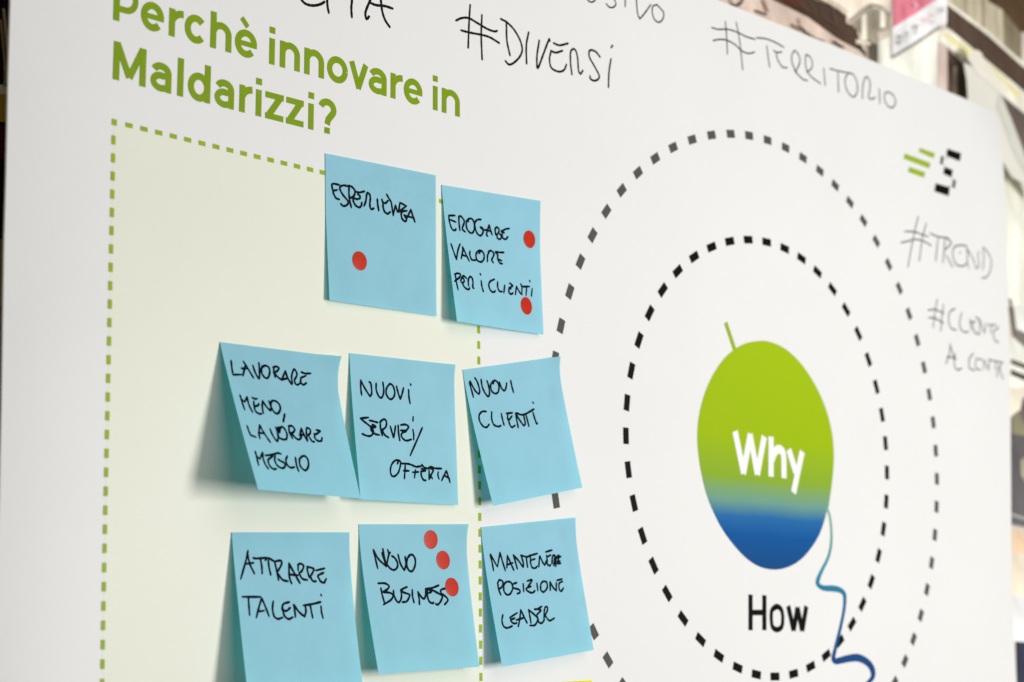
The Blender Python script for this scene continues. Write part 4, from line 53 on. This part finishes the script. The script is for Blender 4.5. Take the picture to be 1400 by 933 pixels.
# ------------------------------------------------------------------ helpers
def lin(h):
    if isinstance(h, str):
        h = h.lstrip('#'); h = [int(h[i:i+2], 16)/255 for i in (0, 2, 4)]
    return tuple(c/12.92 if c <= .04045 else ((c+.055)/1.055)**2.4 for c in h)
MATS = {}
def mat(name, col, rough=.6, var=.04, scale=60, bump=0., bscale=400, trans=0., spec=.12, stretch=None, tcol=None, crease=0):
    if name in MATS: return MATS[name]
    m = bpy.data.materials.new(name); m.use_nodes = True; nt = m.node_tree; b = nt.nodes['Principled BSDF']
    c = lin(col) if isinstance(col, str) else col
    tc = nt.nodes.new('ShaderNodeTexCoord'); nz = nt.nodes.new('ShaderNodeTexNoise'); nz.inputs['Scale'].default_value = scale; nz.inputs['Detail'].default_value = 5
    src = tc.outputs['Object']
    if stretch:
        mp = nt.nodes.new('ShaderNodeMapping'); mp.inputs['Scale'].default_value = stretch; nt.links.new(src, mp.inputs[0]); src = mp.outputs[0]
    nt.links.new(src, nz.inputs['Vector'])
    mr = nt.nodes.new('ShaderNodeMapRange'); mr.inputs['From Min'].default_value = .3; mr.inputs['From Max'].default_value = .7
    mr.inputs['To Min'].default_value = 1-var; mr.inputs['To Max'].default_value = 1+var
    nt.links.new(nz.outputs['Fac'], mr.inputs['Value'])
    mx = nt.nodes.new('ShaderNodeVectorMath'); mx.operation = 'SCALE'; mx.inputs[0].default_value = c; nt.links.new(mr.outputs[0], mx.inputs['Scale'])
    nt.links.new(mx.outputs[0], b.inputs['Base Color'])
    b.inputs['Roughness'].default_value = rough; b.inputs['Specular IOR Level'].default_value = spec
    if bump:
        n2 = nt.nodes.new('ShaderNodeTexNoise'); n2.inputs['Scale'].default_value = bscale; n2.inputs['Detail'].default_value = 4
        nt.links.new(tc.outputs['Object'], n2.inputs['Vector'])
        bp = nt.nodes.new('ShaderNodeBump'); bp.inputs['Strength'].default_value = bump; bp.inputs['Distance'].default_value = .0004
        nt.links.new(n2.outputs['Fac'], bp.inputs['Height']); nt.links.new(bp.outputs[0], b.inputs['Normal'])
        if crease:
            n3 = nt.nodes.new('ShaderNodeTexNoise'); n3.inputs['Scale'].default_value = 22 if trans else 9; n3.inputs['Detail'].default_value = 2; n3.inputs['Distortion'].default_value = .8
            nt.links.new(tc.outputs['Object'], n3.inputs['Vector'])
            b3 = nt.nodes.new('ShaderNodeBump'); b3.inputs['Strength'].default_value = crease; b3.inputs['Distance'].default_value = .002
            nt.links.new(n3.outputs['Fac'], b3.inputs['Height']); nt.links.new(b3.outputs[0], bp.inputs['Normal'])
            oi = nt.nodes.new('ShaderNodeObjectInfo'); m2 = nt.nodes.new('ShaderNodeMapRange'); m2.inputs['To Min'].default_value = .97; m2.inputs['To Max'].default_value = 1.03
            if trans:
                nt.links.new(oi.outputs['Random'], m2.inputs['Value']); v2 = nt.nodes.new('ShaderNodeVectorMath'); v2.operation = 'SCALE'
                nt.links.new(mx.outputs[0], v2.inputs[0]); nt.links.new(m2.outputs[0], v2.inputs['Scale']); nt.links.new(v2.outputs[0], b.inputs['Base Color'])
    if trans:
        tr = nt.nodes.new('ShaderNodeBsdfTranslucent'); nt.links.new(mx.outputs[0], tr.inputs[0])
        if tcol:
            nt.links.remove(tr.inputs[0].links[0]); tr.inputs[0].default_value = (*tcol, 1)
        ms = nt.nodes.new('ShaderNodeMixShader'); ms.inputs[0].default_value = trans
        nt.links.new(b.outputs[0], ms.inputs[1]); nt.links.new(tr.outputs[0], ms.inputs[2])
        nt.links.new(ms.outputs[0], nt.nodes['Material Output'].inputs[0])
    MATS[name] = m; return m

class MB:
    def __init__(s): s.v = []; s.f = []
    def add(s, vs, fs):
        o = len(s.v); s.v += [Vector(p) for p in vs]; s.f += [tuple(i+o for i in f) for f in fs]
    def build(s, name, m, parent=None, loc=None, smooth=True):
        ploc = parent.location if parent else Vector((0, 0, 0))
        if parent and parent.parent: ploc = ploc + parent.parent.location
        if loc is None:
            loc = sum(s.v, Vector((0, 0, 0)))/len(s.v)
        me = bpy.data.meshes.new(name); me.from_pydata([tuple(p-loc) for p in s.v], [], s.f); me.update()
        me.polygons.foreach_set('use_smooth', [smooth]*len(me.polygons)); me.materials.append(m)
        o = bpy.data.objects.new(name, me); C.objects.link(o)
        o.parent = parent; o.location = loc-ploc
        return o
def tag(o, label=None, cat=None, group=None, kind=None):
    for k, v in (('label', label), ('category', cat), ('group', group), ('kind', kind)):
        if v: o[k] = v
    return o
def empty(name, loc):
    o = bpy.data.objects.new(name, None); C.objects.link(o); o.location = loc; o.empty_display_size = .02; return o

def zs(x, y):       # gentle waviness of the printed sheet, board units
    return .00075*math.sin(7.5*x+2.1*y+.6)*math.sin(3.1*x-8.3*y+1.1)+.00035*math.sin(17*x-9*y)+.0002*math.sin(11*y+23*x+2)
def zp(x, y):       # the sheet with its far upper corner curling back
    s = max(0, (x-1.775)*.8+(y-.52)*.6)
    e = max(0, .70-x)  # added bend: left edge turned away from the window light to darken it
    return zs(x, y)-1.0*s*s-.75*e*e
def nsurf(D, u, v):
    tlx, tly, trx, try_, brx, bry, hr, blx, bly, hl, a0, a1, b0, b1 = D
    gl = max(0, (v-a0)/(1-a0))**a1; gr = max(0, (v-b0)/(1-b0))**b1
    lx = tlx+(blx-tlx)*v; ly = tly+(bly-tly)*v; rx = trx+(brx-trx)*v; ry = try_+(bry-try_)*v
    x = lx*(1-u)+rx*u; y = ly*(1-u)+ry*u
    return Vector((x, y, zs(x, y)+.0005+hl*gl*(1-u)+hr*gr*u))
def catmull(p, n=5):
    if len(p) < 3: return [p[0].lerp(p[1], t/3) for t in range(4)] if len(p) == 2 else p
    q = [p[0]*2-p[1]]+p+[p[-1]*2-p[-2]]; out = []
    for i in range(1, len(q)-2):
        a, b, c, d = q[i-1:i+3]
        for k in range(n):
            t = k/n; out.append(.5*((2*b)+(c-a)*t+(2*a-5*b+4*c-d)*t*t+(3*b-a-3*c+d)*t**3))
    return out+[p[-1]]
def outline(pts, wid, cap=True):      # 2-D ribbon: list of (left,right) pairs plus round cap points
    n = len(pts); L = []; R = []; ns = []
    for i in range(n):
        a = pts[max(i-1, 0)]; b = pts[min(i+1, n-1)]; d = b-a
        if d.length < 1e-9: d = Vector((1, 0))
        d.normalize(); nn = Vector((-d.y, d.x)); ns.append((nn, d))
        if 0 < i < n-1:
            d1 = (pts[i]-pts[i-1]); d2 = (pts[i+1]-pts[i])
            if d1.length > 1e-9 and d2.length > 1e-9:
                cs = max(.75, math.cos(d1.angle(d2)/2)); nn = nn/cs
        L.append(pts[i]+nn*wid[i]/2); R.append(pts[i]-nn*wid[i]/2)
    vs = []; fs = []
    for l, r in zip(L, R): vs += [l, r]
    for i in range(n-1): fs.append((2*i, 2*i+1, 2*i+3, 2*i+2))
    if cap:
        for i, sg in ((0, -1), (n-1, 1)):
            nn, d = ns[i]; k0 = len(vs); r = wid[i]/2
            for k in range(1, 6):
                a = math.pi*k/6; vs.append(pts[i]+nn*math.cos(a)*r+d*sg*math.sin(a)*r)
            loop = [2*i]+list(range(k0, k0+5))+[2*i+1]
            fs.append(tuple(loop))
    return vs, fs
def pos_on_poster(off):
    return lambda q: w3(q.x, q.y, zp(q.x, q.y)+off/U)
def dense(p, step=.012):
    out = []
    for a, b in zip(p[:-1], p[1:]):
        n = max(1, int((b-a).length/step)); out += [a.lerp(b, k/n) for k in range(n)]
    return out+[p[-1]]
def ribbon(mb, pts, w, off, cap=False, vary=0.):
    pts = [Vector(p[:2]) for p in pts]
    ws = w if isinstance(w, list) else [w*(1+vary*math.sin(i*1.3+len(pts)))*(1-(.22*vary*5 if vary and i in (0, len(pts)-1) else 0)) for i in range(len(pts))]
    vs, fs = outline(pts, ws, cap); f = pos_on_poster(off)
    mb.add([f(q) for q in vs], fs)
def fill(mb, poly, off):               # fan-filled convex shape
    f = pos_on_poster(off); poly = [Vector(p[:2]) for p in poly]
    c = sum(poly, Vector((0, 0)))/len(poly); n = len(poly)
    K = 1+int(max((p-c).length for p in poly)/.007)
    mb.add([f(c)]+[f(c.lerp(p, q/K)) for q in range(1, K+1) for p in poly],
           [(0, 1+i, 1+(i+1) % n) for i in range(n)]+[(1+(q-1)*n+i, 1+q*n+i, 1+q*n+(i+1) % n, 1+(q-1)*n+(i+1) % n) for q in range(1, K) for i in range(n)])

# ------------------------------------------------------------------ materials
M_poster = mat('poster_paper', (.80, .80, .79), .42, .014, 9, .12, 500, spec=.25, crease=.35)
M_core = mat('foam_core', (.8, .8, .78), .8, .05)
M_tint = mat('pale_green_print', (.795, .81, .70), .42, .015, 9, .12, 500, spec=.25, crease=.35)
M_green = mat('green_ink', (.205, .325, .006), .45, .05, 120)
M_lime = mat('lime_ink', (.30, .43, .02), .45, .05, 120)
M_black = mat('black_ink', (.004, .004, .004), .4, .1, 150)
M_grey = mat('grey_ink', (.088, .085, .078), .45, .06, 150)
M_white = mat('white_print', (.86, .87, .85), .42, .02)
M_marker = mat('black_marker', (.004, .004, .005), .38, .3, 300)
M_pen = mat('pen_ink', (.002, .005, .010), .5, .3, 500, spec=.05)
M_note = mat('blue_note_paper', (.42, .80, .97), .75, .035, 45, .25, 900, trans=.34, spec=.1, tcol=(.002, .50, .56), crease=.5)
M_yellow = mat('yellow_note_paper', (.95, .88, .02), .75, .03, 45, .2, 900, trans=.07)
M_dot = mat('red_sticker', (.52, .024, .005), .36, .10, 200, spec=.3)
M_film = mat('grey_film', (.80, .78, .70), .35, .06, 14)

def gradient(name, stops, y0, y1, var_scale=26):
    m = bpy.data.materials.new(name); m.use_nodes = True; nt = m.node_tree; b = nt.nodes['Principled BSDF']
    g = nt.nodes.new('ShaderNodeNewGeometry'); sx = nt.nodes.new('ShaderNodeSeparateXYZ'); nt.links.new(g.outputs['Position'], sx.inputs[0])
    nz = nt.nodes.new('ShaderNodeTexNoise'); nz.inputs['Scale'].default_value = var_scale; nt.links.new(g.outputs['Position'], nz.inputs[0])
    ad = nt.nodes.new('ShaderNodeMath'); ad.operation = 'MULTIPLY_ADD'; ad.inputs[1].default_value = .004; nt.links.new(nz.outputs[0], ad.inputs[0]); nt.links.new(sx.outputs['Z'], ad.inputs[2])
    mr = nt.nodes.new('ShaderNodeMapRange'); mr.inputs['From Min'].default_value = Z0+y0*U; mr.inputs['From Max'].default_value = Z0+y1*U
    nt.links.new(ad.outputs[0], mr.inputs['Value'])
    cr = nt.nodes.new('ShaderNodeValToRGB'); nt.links.new(mr.outputs[0], cr.inputs[0])
    el = cr.color_ramp.elements
    while len(el) < len(stops): el.new(.5)
    for e, (p, c) in zip(el, stops): e.position = p; e.color = (*c, 1)
    nt.links.new(cr.outputs[0], b.inputs['Base Color']); b.inputs['Roughness'].default_value = .42; b.inputs['Specular IOR Level'].default_value = .12
    return m

# ------------------------------------------------------------------ wall behind and the photo mural on it
ZM = -.06/U
wb = MB(); a = [w3(x, y, ZM-.004) for x, y in ((-1.5, -1.9), (5.5, -1.9), (5.5, 2.2), (-1.5, 2.2))]
wb.add(a+[p+Vector((0, .1, 0)) for p in a], [(0, 1, 2, 3), (7, 6, 5, 4), (0, 4, 5, 1), (1, 5, 6, 2), (2, 6, 7, 3), (3, 7, 4, 0)])
tag(wb.build('wall', mat('wall_plaster', (.66, .60, .53), .8, .05, 8, .3, 90), smooth=False), kind='structure')
mural = empty('photo_mural', w3(.3, -.6, ZM))
tag(mural, 'wall mural of city facades with a pink and white sign, behind the white board', 'mural')
k = MB(); k.add([w3(x, y, ZM) for x, y in ((.3, -.6), (3.2, -.6), (3.2, 1.5), (.3, 1.5))], [(0, 1, 2, 3)])
k.build('backing_sheet', mat('mural_paper', (.74, .66, .57), .55, .06, 12), mural, smooth=False)
def earclip(pts):
    from mathutils.geometry import tessellate_polygon
    return [tuple(t) for t in tessellate_polygon([[Vector((p[0], p[1], 0)) for p in pts]])]
for i, (nm, col, pts) in enumerate(MURAL):
    k = MB(); z = ZM+.00005*(i+1)
    m = mat('mural_'+col[1:], tuple(min(.92, c*1.14) for c in lin(col)), .55, .24, 48, stretch=(1, 1, .4))
    k.add([w3(p[0], p[1], z) for p in pts], [f if Vector((pts[f[1]][0]-pts[f[0]][0], pts[f[1]][1]-pts[f[0]][1])).cross(Vector((pts[f[2]][0]-pts[f[0]][0], pts[f[2]][1]-pts[f[0]][1]))) > 0 else f[::-1] for f in earclip(pts)])
    k.build(nm, m, mural, smooth=False)
for i, (nm, col, w, pts) in enumerate(MURAL_LINES):
    k = MB(); p = catmull([Vector(q) for q in pts], 4); ws = w*.00095
    vs, fs = outline(p, [ws]*len(p)); k.add([w3(q.x, q.y, ZM+.00005*(len(MURAL)+2+i)) for q in vs], fs)
    k.build(nm, mat('mural_'+col[1:], col, .55, .12, 30), mural, smooth=False)
# a hanging sheet of greyish film between mural and board
k = MB(); zf = -.045/U
p = FILM; tri = earclip(p)
k.add([w3(q[0], q[1], zf) for q in p]+[w3(q[0], q[1], zf-.001) for q in p], [t for t in tri]+[tuple(i+len(p) for i in t[::-1]) for t in tri]+[(i, (i+1) % len(p), (i+1) % len(p)+len(p), i+len(p)) for i in range(len(p))])
film = empty('film_sheet', w3(1.86, .5, zf)); k.build('film', M_film, film, smooth=False)
for nm_, pl, mt in (('tape', TAPE, mat('cream_tape', (.86, .82, .72), .4, .03, 20)), ('fold', FOLD, mat('folded_film', (.70, .70, .62), .4, .05, 20))):
    k = MB(); k.add([w3(q[0], q[1], zf+.0006) for q in pl], earclip(pl)); k.build(nm_, mt, film, smooth=False)
tag(film, 'pale grey green sheet of film hanging behind the far upper corner of the white board', 'sheet')

# ------------------------------------------------------------------ the printed board
board = empty('poster_board', w3(1.23, -.75, 0))
tag(board, 'large white printed workshop board with dashed circles, green heading and marker writing', 'board')
YT, YB = .570, -.75
def xl(y): return float(np.interp(y, [-.75, .079, .136, .189, .238, .281, .342, .3885, .57], [.628, .6228, .6214, .6197, .6181, .6173, .6157, .6150, .613]))+.0024
def xr(y): return float(np.interp(y, [-.8, -.04, .013, .0585, .12, .244, .371, .452, .534, .57], [1.828, 1.830, 1.828, 1.8285, 1.833, 1.8415, 1.8448, 1.8468, 1.8505, 1.852]))
NX, NY = 150, 150
k = MB(); vs = []; fs = []; core = .007
rc = .009
for j in range(NY+1):
    y = YT+(YB-YT)*(j/NY)**1.15
    a = xl(y); b = xr(y)
    if y > YT-rc: b -= rc-math.sqrt(max(0, rc*rc-(rc-(YT-y))**2))
    for i in range(NX+1):
        x = a+(b-a)*i/NX; vs.append(w3(x, y, zp(x, y)))
for j in range(NY):
    for i in range(NX):
        q = j*(NX+1)+i; fs.append((q, q+NX+1, q+NX+2, q+1))
k.add(vs, fs); k.build('printed_sheet', M_poster, board)
# foam core behind the sheet
k = MB(); ring = [i for i in range(NX+1)]+[j*(NX+1)+NX for j in range(1, NY+1)]+[NY*(NX+1)+i for i in range(NX-1, -1, -1)]+[j*(NX+1) for j in range(NY-1, 0, -1)]
fr = [vs[i]+Vector((0, .0002, 0)) for i in ring]; bk = [vs[i]+Vector((0, .0012, 0)) for i in ring]; n = len(ring)
k.add(fr+bk, [(i, (i+1) % n, (i+1) % n+n, i+n) for i in range(n)]+[tuple(range(n, 2*n))])
k.build('foam_core', M_core, board, smooth=False)

# pale green field
TL = (.6925, .3270); XR = 1.0265
def bx(y): return .6928+(.327-y)*.0175, 1.0258+(.3245-y)*.0215
k = MB(); vs = []; fs = []
for j in range(91):
    y = .3262-j*(.3262+.62)/90; a, b = bx(max(y, -.1))
    for i in range(41):
        x = a+(b-a)*i/40; vs.append(pos_on_poster(.00005)(Vector((x, y))))
for j in range(90):
    for i in range(40):
        q = j*41+i; fs.append((q, q+41, q+42, q+1))
k.add(vs, fs); k.build('tinted_field', M_tint, board)
# dashed border: 
k = MB(); dw = .0032
def dash(a, b, w, mb=None, off=.00012): ribbon(mb or k, [Vector(a), Vector(b)], w, off)
x = TL[0]; ribbon(k, [(.6912, .3268), (.6952, .3268)], .0042, .00012)
n_ = 28
for i in range(1, n_):
    x = .6928+i*.01178
    if x > 1.026: break
    y = .32715-(x-.6928)*.0075
    dash((x-.0029, y), (x+.0029, y-.00004), dw)
y = .3151
for i in range(90):
    a, b = bx(y if y > -.1 else -.1)
    dash((a, y+.0030), (a+.0001, y-.0030), dw)
    dash((b, y+.0030), (b+.0001, y-.0030), dw)
    y -= .01178
k.build('dashed_border', M_lime, board)

# ------------------------------------------------------------------ dashed circles
def circle(i, length, width, m):
    angles, co = CIRC[i]; k = MB()
    for th in angles:
        def at(t):
            r = co[0]+co[1]*math.cos(t)+co[2]*math.sin(t)+co[3]*math.cos(2*t)+co[4]*math.sin(2*t)+co[5]*math.cos(3*t)+co[6]*math.sin(3*t)
            return Vector((CC[0]+r*math.cos(t), CC[1]+r*math.sin(t)))
        h = length/2/co[0]
        a, b = at(th-h), at(th+h)
        ribbon(k, [a, a.lerp(b, .5), b], width, .00012)
    k.build('dashed_circle', m, board)
circle(0, .0116, .0074, M_grey)
circle(1, .0134, .0070, M_black)

# ------------------------------------------------------------------ heading in geometric sans letters
CAP, XH, SW = .0255, .0192, .0049
def arc(cx, cy, rx, ry, a0, a1, n=18):
    return [(cx+rx*math.cos(math.radians(a0+(a1-a0)*i/n)), cy+ry*math.sin(math.radians(a0+(a1-a0)*i/n))) for i in range(n+1)]
def glyph(ch, x0, x1, b):
    s = SW; L = x0+s/2; R = x1-s/2; T = b+XH-s/2+.0003; B = b+s/2-.0003; cx = (L+R)/2; cy = (T+B)/2; rx = (R-L)/2; ry = (T-B)/2; hs = s*.88
    if ch == 'o': return [(arc(cx, cy, rx, ry, 0, 360, 30), s)]
    if ch in 'eè':
        r = [(arc(cx, cy, rx, ry, 3, 318, 30), s), ([(L, cy-.0001), (x1-.0002, cy-.0001)], hs*.86)]
        if ch == 'è': r.append(([(cx-.0042, b+CAP+.0016), (cx+.0012, b+CAP-.0038)], hs*.9))
        return r
    if ch == 'c': return [(arc(cx, cy, rx, ry, 42, 318, 26), s)]
    if ch in 'nh':
        top = b+(CAP if ch == 'h' else XH); ay = T-rx*.95
        return [([(L, b), (L, top)], s), (arc(cx, ay, rx, rx*.95, 172, 0, 16)+[(R, ay-.002), (R, b)], s)]
    if ch == 'r': return [([(L, b), (L, b+XH)], s), (arc(x1-.0002, T-.0074, x1-L-.0004, .0074, 165, 90, 10), s)]
    if ch in 'il':
        L = (x0+x1)/2
        if ch == 'l': return [([(L, b), (L, b+CAP+.0006)], s)]
        return [([(L, b), (L, b+XH-.0004)], s), ([(L, b+CAP-.0032), (L, b+CAP+.0014)], s*1.03)]
    if ch == 'd': return [(arc(cx-.0002, cy, rx, ry, 0, 360, 30), s), ([(R, b), (R, b+CAP+.0006)], s)]
    if ch == 'a':
        r2 = rx; bh = (T-B)*.29
        return [(arc(cx, T-r2*.78, r2, r2*.78, 158, 0, 16)+[(R, T-r2), (R, b)], s), (arc(cx, B+bh, rx, bh, 60, 300, 22), s*.94), ([(cx, B+2*bh), (R, B+2*bh)], s*.84), ([(cx, B), (R, B+.0012)], s*.84)]
    if ch == 'v': return [([(L, b+XH), (cx+.0004, b)], s), ([(cx-.0004, b), (R, b+XH)], s)]
    if ch == 'z': return [([(x0, b+XH-hs/2), (x1, b+XH-hs/2)], hs), ([(x1-s*.62, b+XH-hs*.6), (x0+s*.62, b+hs*.6)], s*1.0), ([(x0, b+hs/2), (x1, b+hs/2)], hs)]
    if ch == 'M': return [([(L, b), (L, b+CAP)], s), ([(R, b), (R, b+CAP)], s), ([(L+.0003, b+CAP-.0008), (cx, b+.0036)], s), ([(cx, b+.0036), (R-.0003, b+CAP-.0008)], s), ([(cx-.0028, b+.0052), (cx+.0028, b+.0052)], .0026)]
    if ch == 'P':
        h = CAP*.29
        return [([(L, b), (L, b+CAP)], s), ([(L, b+CAP-hs/2), (cx, b+CAP-hs/2)]+arc(cx, b+CAP-hs/2-h, R-cx, h, 80, -80, 14)+[(cx, b+CAP-hs/2-2*h), (L, b+CAP-hs/2-2*h)], hs)]
    if ch == '?':
        r2 = rx*.98
        return [(arc(cx-.0002, b+CAP-s/2-r2*.86, r2, r2*.86, 168, -40, 18)+[(cx+.0008, b+.0105), (cx-.0002, b+.0066)], s), ([(cx-.0002, b), (cx-.0002, b+.0044)], s)]
k = MB(); cnt = 0
for ch, x0, x1, b in TITLE:
    for pts, w in glyph(ch, x0, x1, b):
        ribbon(k, dense([Vector(p) for p in pts]), w, .00012+.00001*(cnt % 9)); cnt += 1
k.build('heading_lettering', M_green, board)

# ------------------------------------------------------------------ balloon emblem, string, words, logo
bal = catmull([Vector(p) for p in BALLOON]+[Vector(BALLOON[0])], 3)[:-1]
G, GB, BL = (.37, .52, .008), (.33, .48, .010), (.012, .105, .33)
mg = gradient('balloon_print_ink', [(0, (.008, .06, .19)), (.19, (.006, .09, .31)), (.27, (.02, .14, .37)), (.335, (.15, .33, .26)), (.43, (.24, .40, .03)), (.60, (.32, .47, .006)), (1, (.34, .50, .006))], .055, .262)
k = MB(); fill(k, bal, .00012); bo = k.build('balloon_print', mg, board)
k = MB(); ribbon(k, dense([Vector(p) for p in STEM]), .0052, .00010); k.build('stem_print', M_lime, board)
ms = gradient('string_print_ink', [(0, (.012, .06, .2)), (.35, (.015, .1, .28)), (.6, (.03, .26, .36)), (.8, (.10, .33, .30)), (1, (.20, .42, .26))], -.02, .125)
sp = catmull([Vector(q) for q in STRING], 4)
def sp_w(i):
    a, b = sp[max(i-1, 0)], sp[min(i+1, len(sp)-1)]; d = Vector((b[0]-a[0], b[1]-a[1])).normalized()
    return sp[i][2]*(1+.75*abs(d.y)**2)
k = MB(); ribbon(k, [q[:2] for q in sp], [sp_w(i) for i in range(len(sp))], .00016, True); k.build('string_print', ms, board)
k = MB(); fill(k, arc(1.2555, -.0580, .024, .024, 0, 360, 24)[:-1], .00012); k.build('circle_print', mat('blue_ink', (.05, .22, .55), .45, .05), board)
for o, t, ss in POSTER_WRITING:
    k = MB()
    if o == 'WHY':
        for i, q in enumerate(ss):
            q = [Vector(a) for a in q]
            ribbon(k, catmull(q, 6) if len(q) > 3 else dense(q), .0080, .00022+.00001*i)
        c_ = k.build('word_lettering', M_white, bo); continue
    if o == 'HOW':
        for i, q in enumerate(ss):
            q = [Vector(a) for a in q]
            ribbon(k, catmull(q, 6) if len(q) > 3 else dense(q), .0063 if len(q) < 3 and abs(q[0].y-q[1].y) > .002 else .0049, .00014+.00001*i)
        k.build('word_lettering', M_black, board); continue
    w = {'P16': .0021, 'P13': .00188, 'P12': .00138}[o]
    for i, q in enumerate(ss):
        ribbon(k, catmull([Vector(a) for a in q], 7), w, .00012+.00001*(i % 11), True, .07)
    k.build('marker_writing', M_marker, board)
for col, m in (('g', M_lime), ('k', M_black)):
    k = MB()
    for c_, q in LOGO:
        if c_ == col:
            cq = sum((Vector(p) for p in q), Vector((0, 0)))/len(q); fill(k, [cq+Vector(((p[0]-cq.x)*1.12, (p[1]-cq.y)*1.28)) for p in q], .00012)
    if col == 'k':
        for i, j in ((3, 4), (4, 5), (5, 6), (6, 7)):
            a = sum((Vector(p) for p in LOGO[i][1]), Vector((0, 0)))/4; b = sum((Vector(p) for p in LOGO[j][1]), Vector((0, 0)))/4
            ribbon(k, [a, b], .0005, .0001)
    k.build('logo_print', m, board)

# ------------------------------------------------------------------ sticky notes
TEXT = {
 'esp': ('sky blue sticky note reading ESPERIENZA with a single red dot, uppermost left note', .0),
 'ero': ('sky blue sticky note reading EROGARE VALORE PER I CLIENTI with two red dots', .3),
 'lav': ('sky blue sticky note reading LAVORARE MENO, LAVORARE MEGLIO, curling far off the board', .9),
 'serv': ('sky blue sticky note reading NUOVI SERVIZI/ OFFERTA, between two other notes', .5),
 'nuocli': ('tilted sky blue sticky note reading NUOVI CLIENTI, covering the grey dashed circle', .7),
 'att': ('sky blue sticky note reading ATTRARRE TALENTI, cut by the lower edge of the photo', .2),
 'novo': ('sky blue sticky note reading NOVO BUSINESS with three red dots', .6),
 'mant': ('tilted sky blue sticky note reading MANTENERE POSIZIONE LEADER', .4)}
def note_point(D, u, v, off=0.):
    p = nsurf(D, u, v); e = 1e-3
    du = nsurf(D, u+e, v)-p; dv = nsurf(D, u, min(v+e, 1.001))-p
    if v+e > 1.001: dv = p-nsurf(D, u, v-e)
    n = dv.cross(du).normalized()
    q = p+n*(off/U)
    return w3(q.x, q.y, q.z)
def make_note(D, material, label, key):
    root = empty('sticky_note', note_point(D, .5, 1))
    tag(root, label, 'sticky note', 'square sticky notes on the board')
    k = MB(); nu, nv = 20, 26; t = .00006
    for sgn in (1,):
        vs = []
        for j in range(nv+1):
            for i in range(nu+1):
                u, v = i/nu, j/nv
                curl = .0004*math.sin(u*7+v*3+key*9)*v*(1-v)+.0045*(max(0, u-.78)/.22)**2*(max(0, .16-v)/.16)**2*max(0, key-.25)
                vs.append(note_point(D, u, v, sgn*t+curl))
        fs = [(j*(nu+1)+i, (j+1)*(nu+1)+i, (j+1)*(nu+1)+i+1, j*(nu+1)+i+1) for j in range(nv) for i in range(nu)]
        k.add(vs, fs if sgn == 1 else [f[::-1] for f in fs])
    k.build('paper', material, root)
    return root
def curl_at(u, v, key):
    return .0004*math.sin(u*7+v*3+key*9)*v*(1-v)+.0045*(max(0, u-.78)/.22)**2*(max(0, .16-v)/.16)**2*max(0, key-.25)
roots = {}
for nm, D in NOTES.items():
    roots[nm] = make_note(D, M_note, TEXT[nm][0], TEXT[nm][1])
for o, t, ss in WRITING:
    k = MB(); D = NOTES[o]; key = TEXT[o][1]
    for i, q in enumerate(ss):
        pts = catmull([Vector(a) for a in q], 6); n = len(pts)
        ws = [.0160*(1+.10*math.sin(j*.9+i*2.1))*(.82 if j in (0, n-1) else 1) for j in range(n)]
        vs, fs = outline(pts, ws)
        k.add([note_point(D, a.x, a.y, .00014+.00001*(i % 12)+curl_at(a.x, a.y, key)) for a in vs], fs)
    k.build('handwriting', M_pen, roots[o])
# red dot stickers: things of their own, stuck on the notes
DL = ['red dot sticker alone below the word ESPERIENZA', 'red dot sticker to the right of the word EROGARE', 'red dot sticker just under the end of the word CLIENTI',
      'red dot sticker at the top of the NOVO BUSINESS note, uppermost of three', 'red dot sticker beside the word NOVO, middle one of three', 'red dot sticker touching the last letter of BUSINESS']
for (nm, u0, v0), lb in zip(DOTS, DL):
    D = NOTES[nm]; key = TEXT[nm][1]; r = .0655; k = MB(); vs = []; fs = []; N = 32
    prof = [(0, .00028), (.5, .00028), (.85, .00027), (.96, .00025), (1.0, .00020), (1.0, .00008)]
    for rr, h in prof:
        for i in range(N):
            a = 2*math.pi*i/N; u = u0+r*rr*math.cos(a); v = v0+r*rr*math.sin(a)
            vs.append(note_point(D, u, v, h+curl_at(u, v, key)+.00006*(1-rr)))
    for j in range(len(prof)-1):
        for i in range(N):
            fs.append((j*N+i, (j+1)*N+i, (j+1)*N+(i+1) % N, j*N+(i+1) % N))
    k.add(vs, fs)
    tag(k.build('dot_sticker', M_dot, loc=note_point(D, u0, v0)), lb, 'sticker', 'red dot stickers on the notes')
# the yellow note whose top edge just enters the picture
Y = YELLOW; D = [*Y[0], *Y[1], *Y[2], .006, *Y[3], .008, .1, 1.2, .2, 1.2]
make_note(D, M_yellow, 'bright yellow sticky note, only its top edge showing at the bottom of the photo', .3)
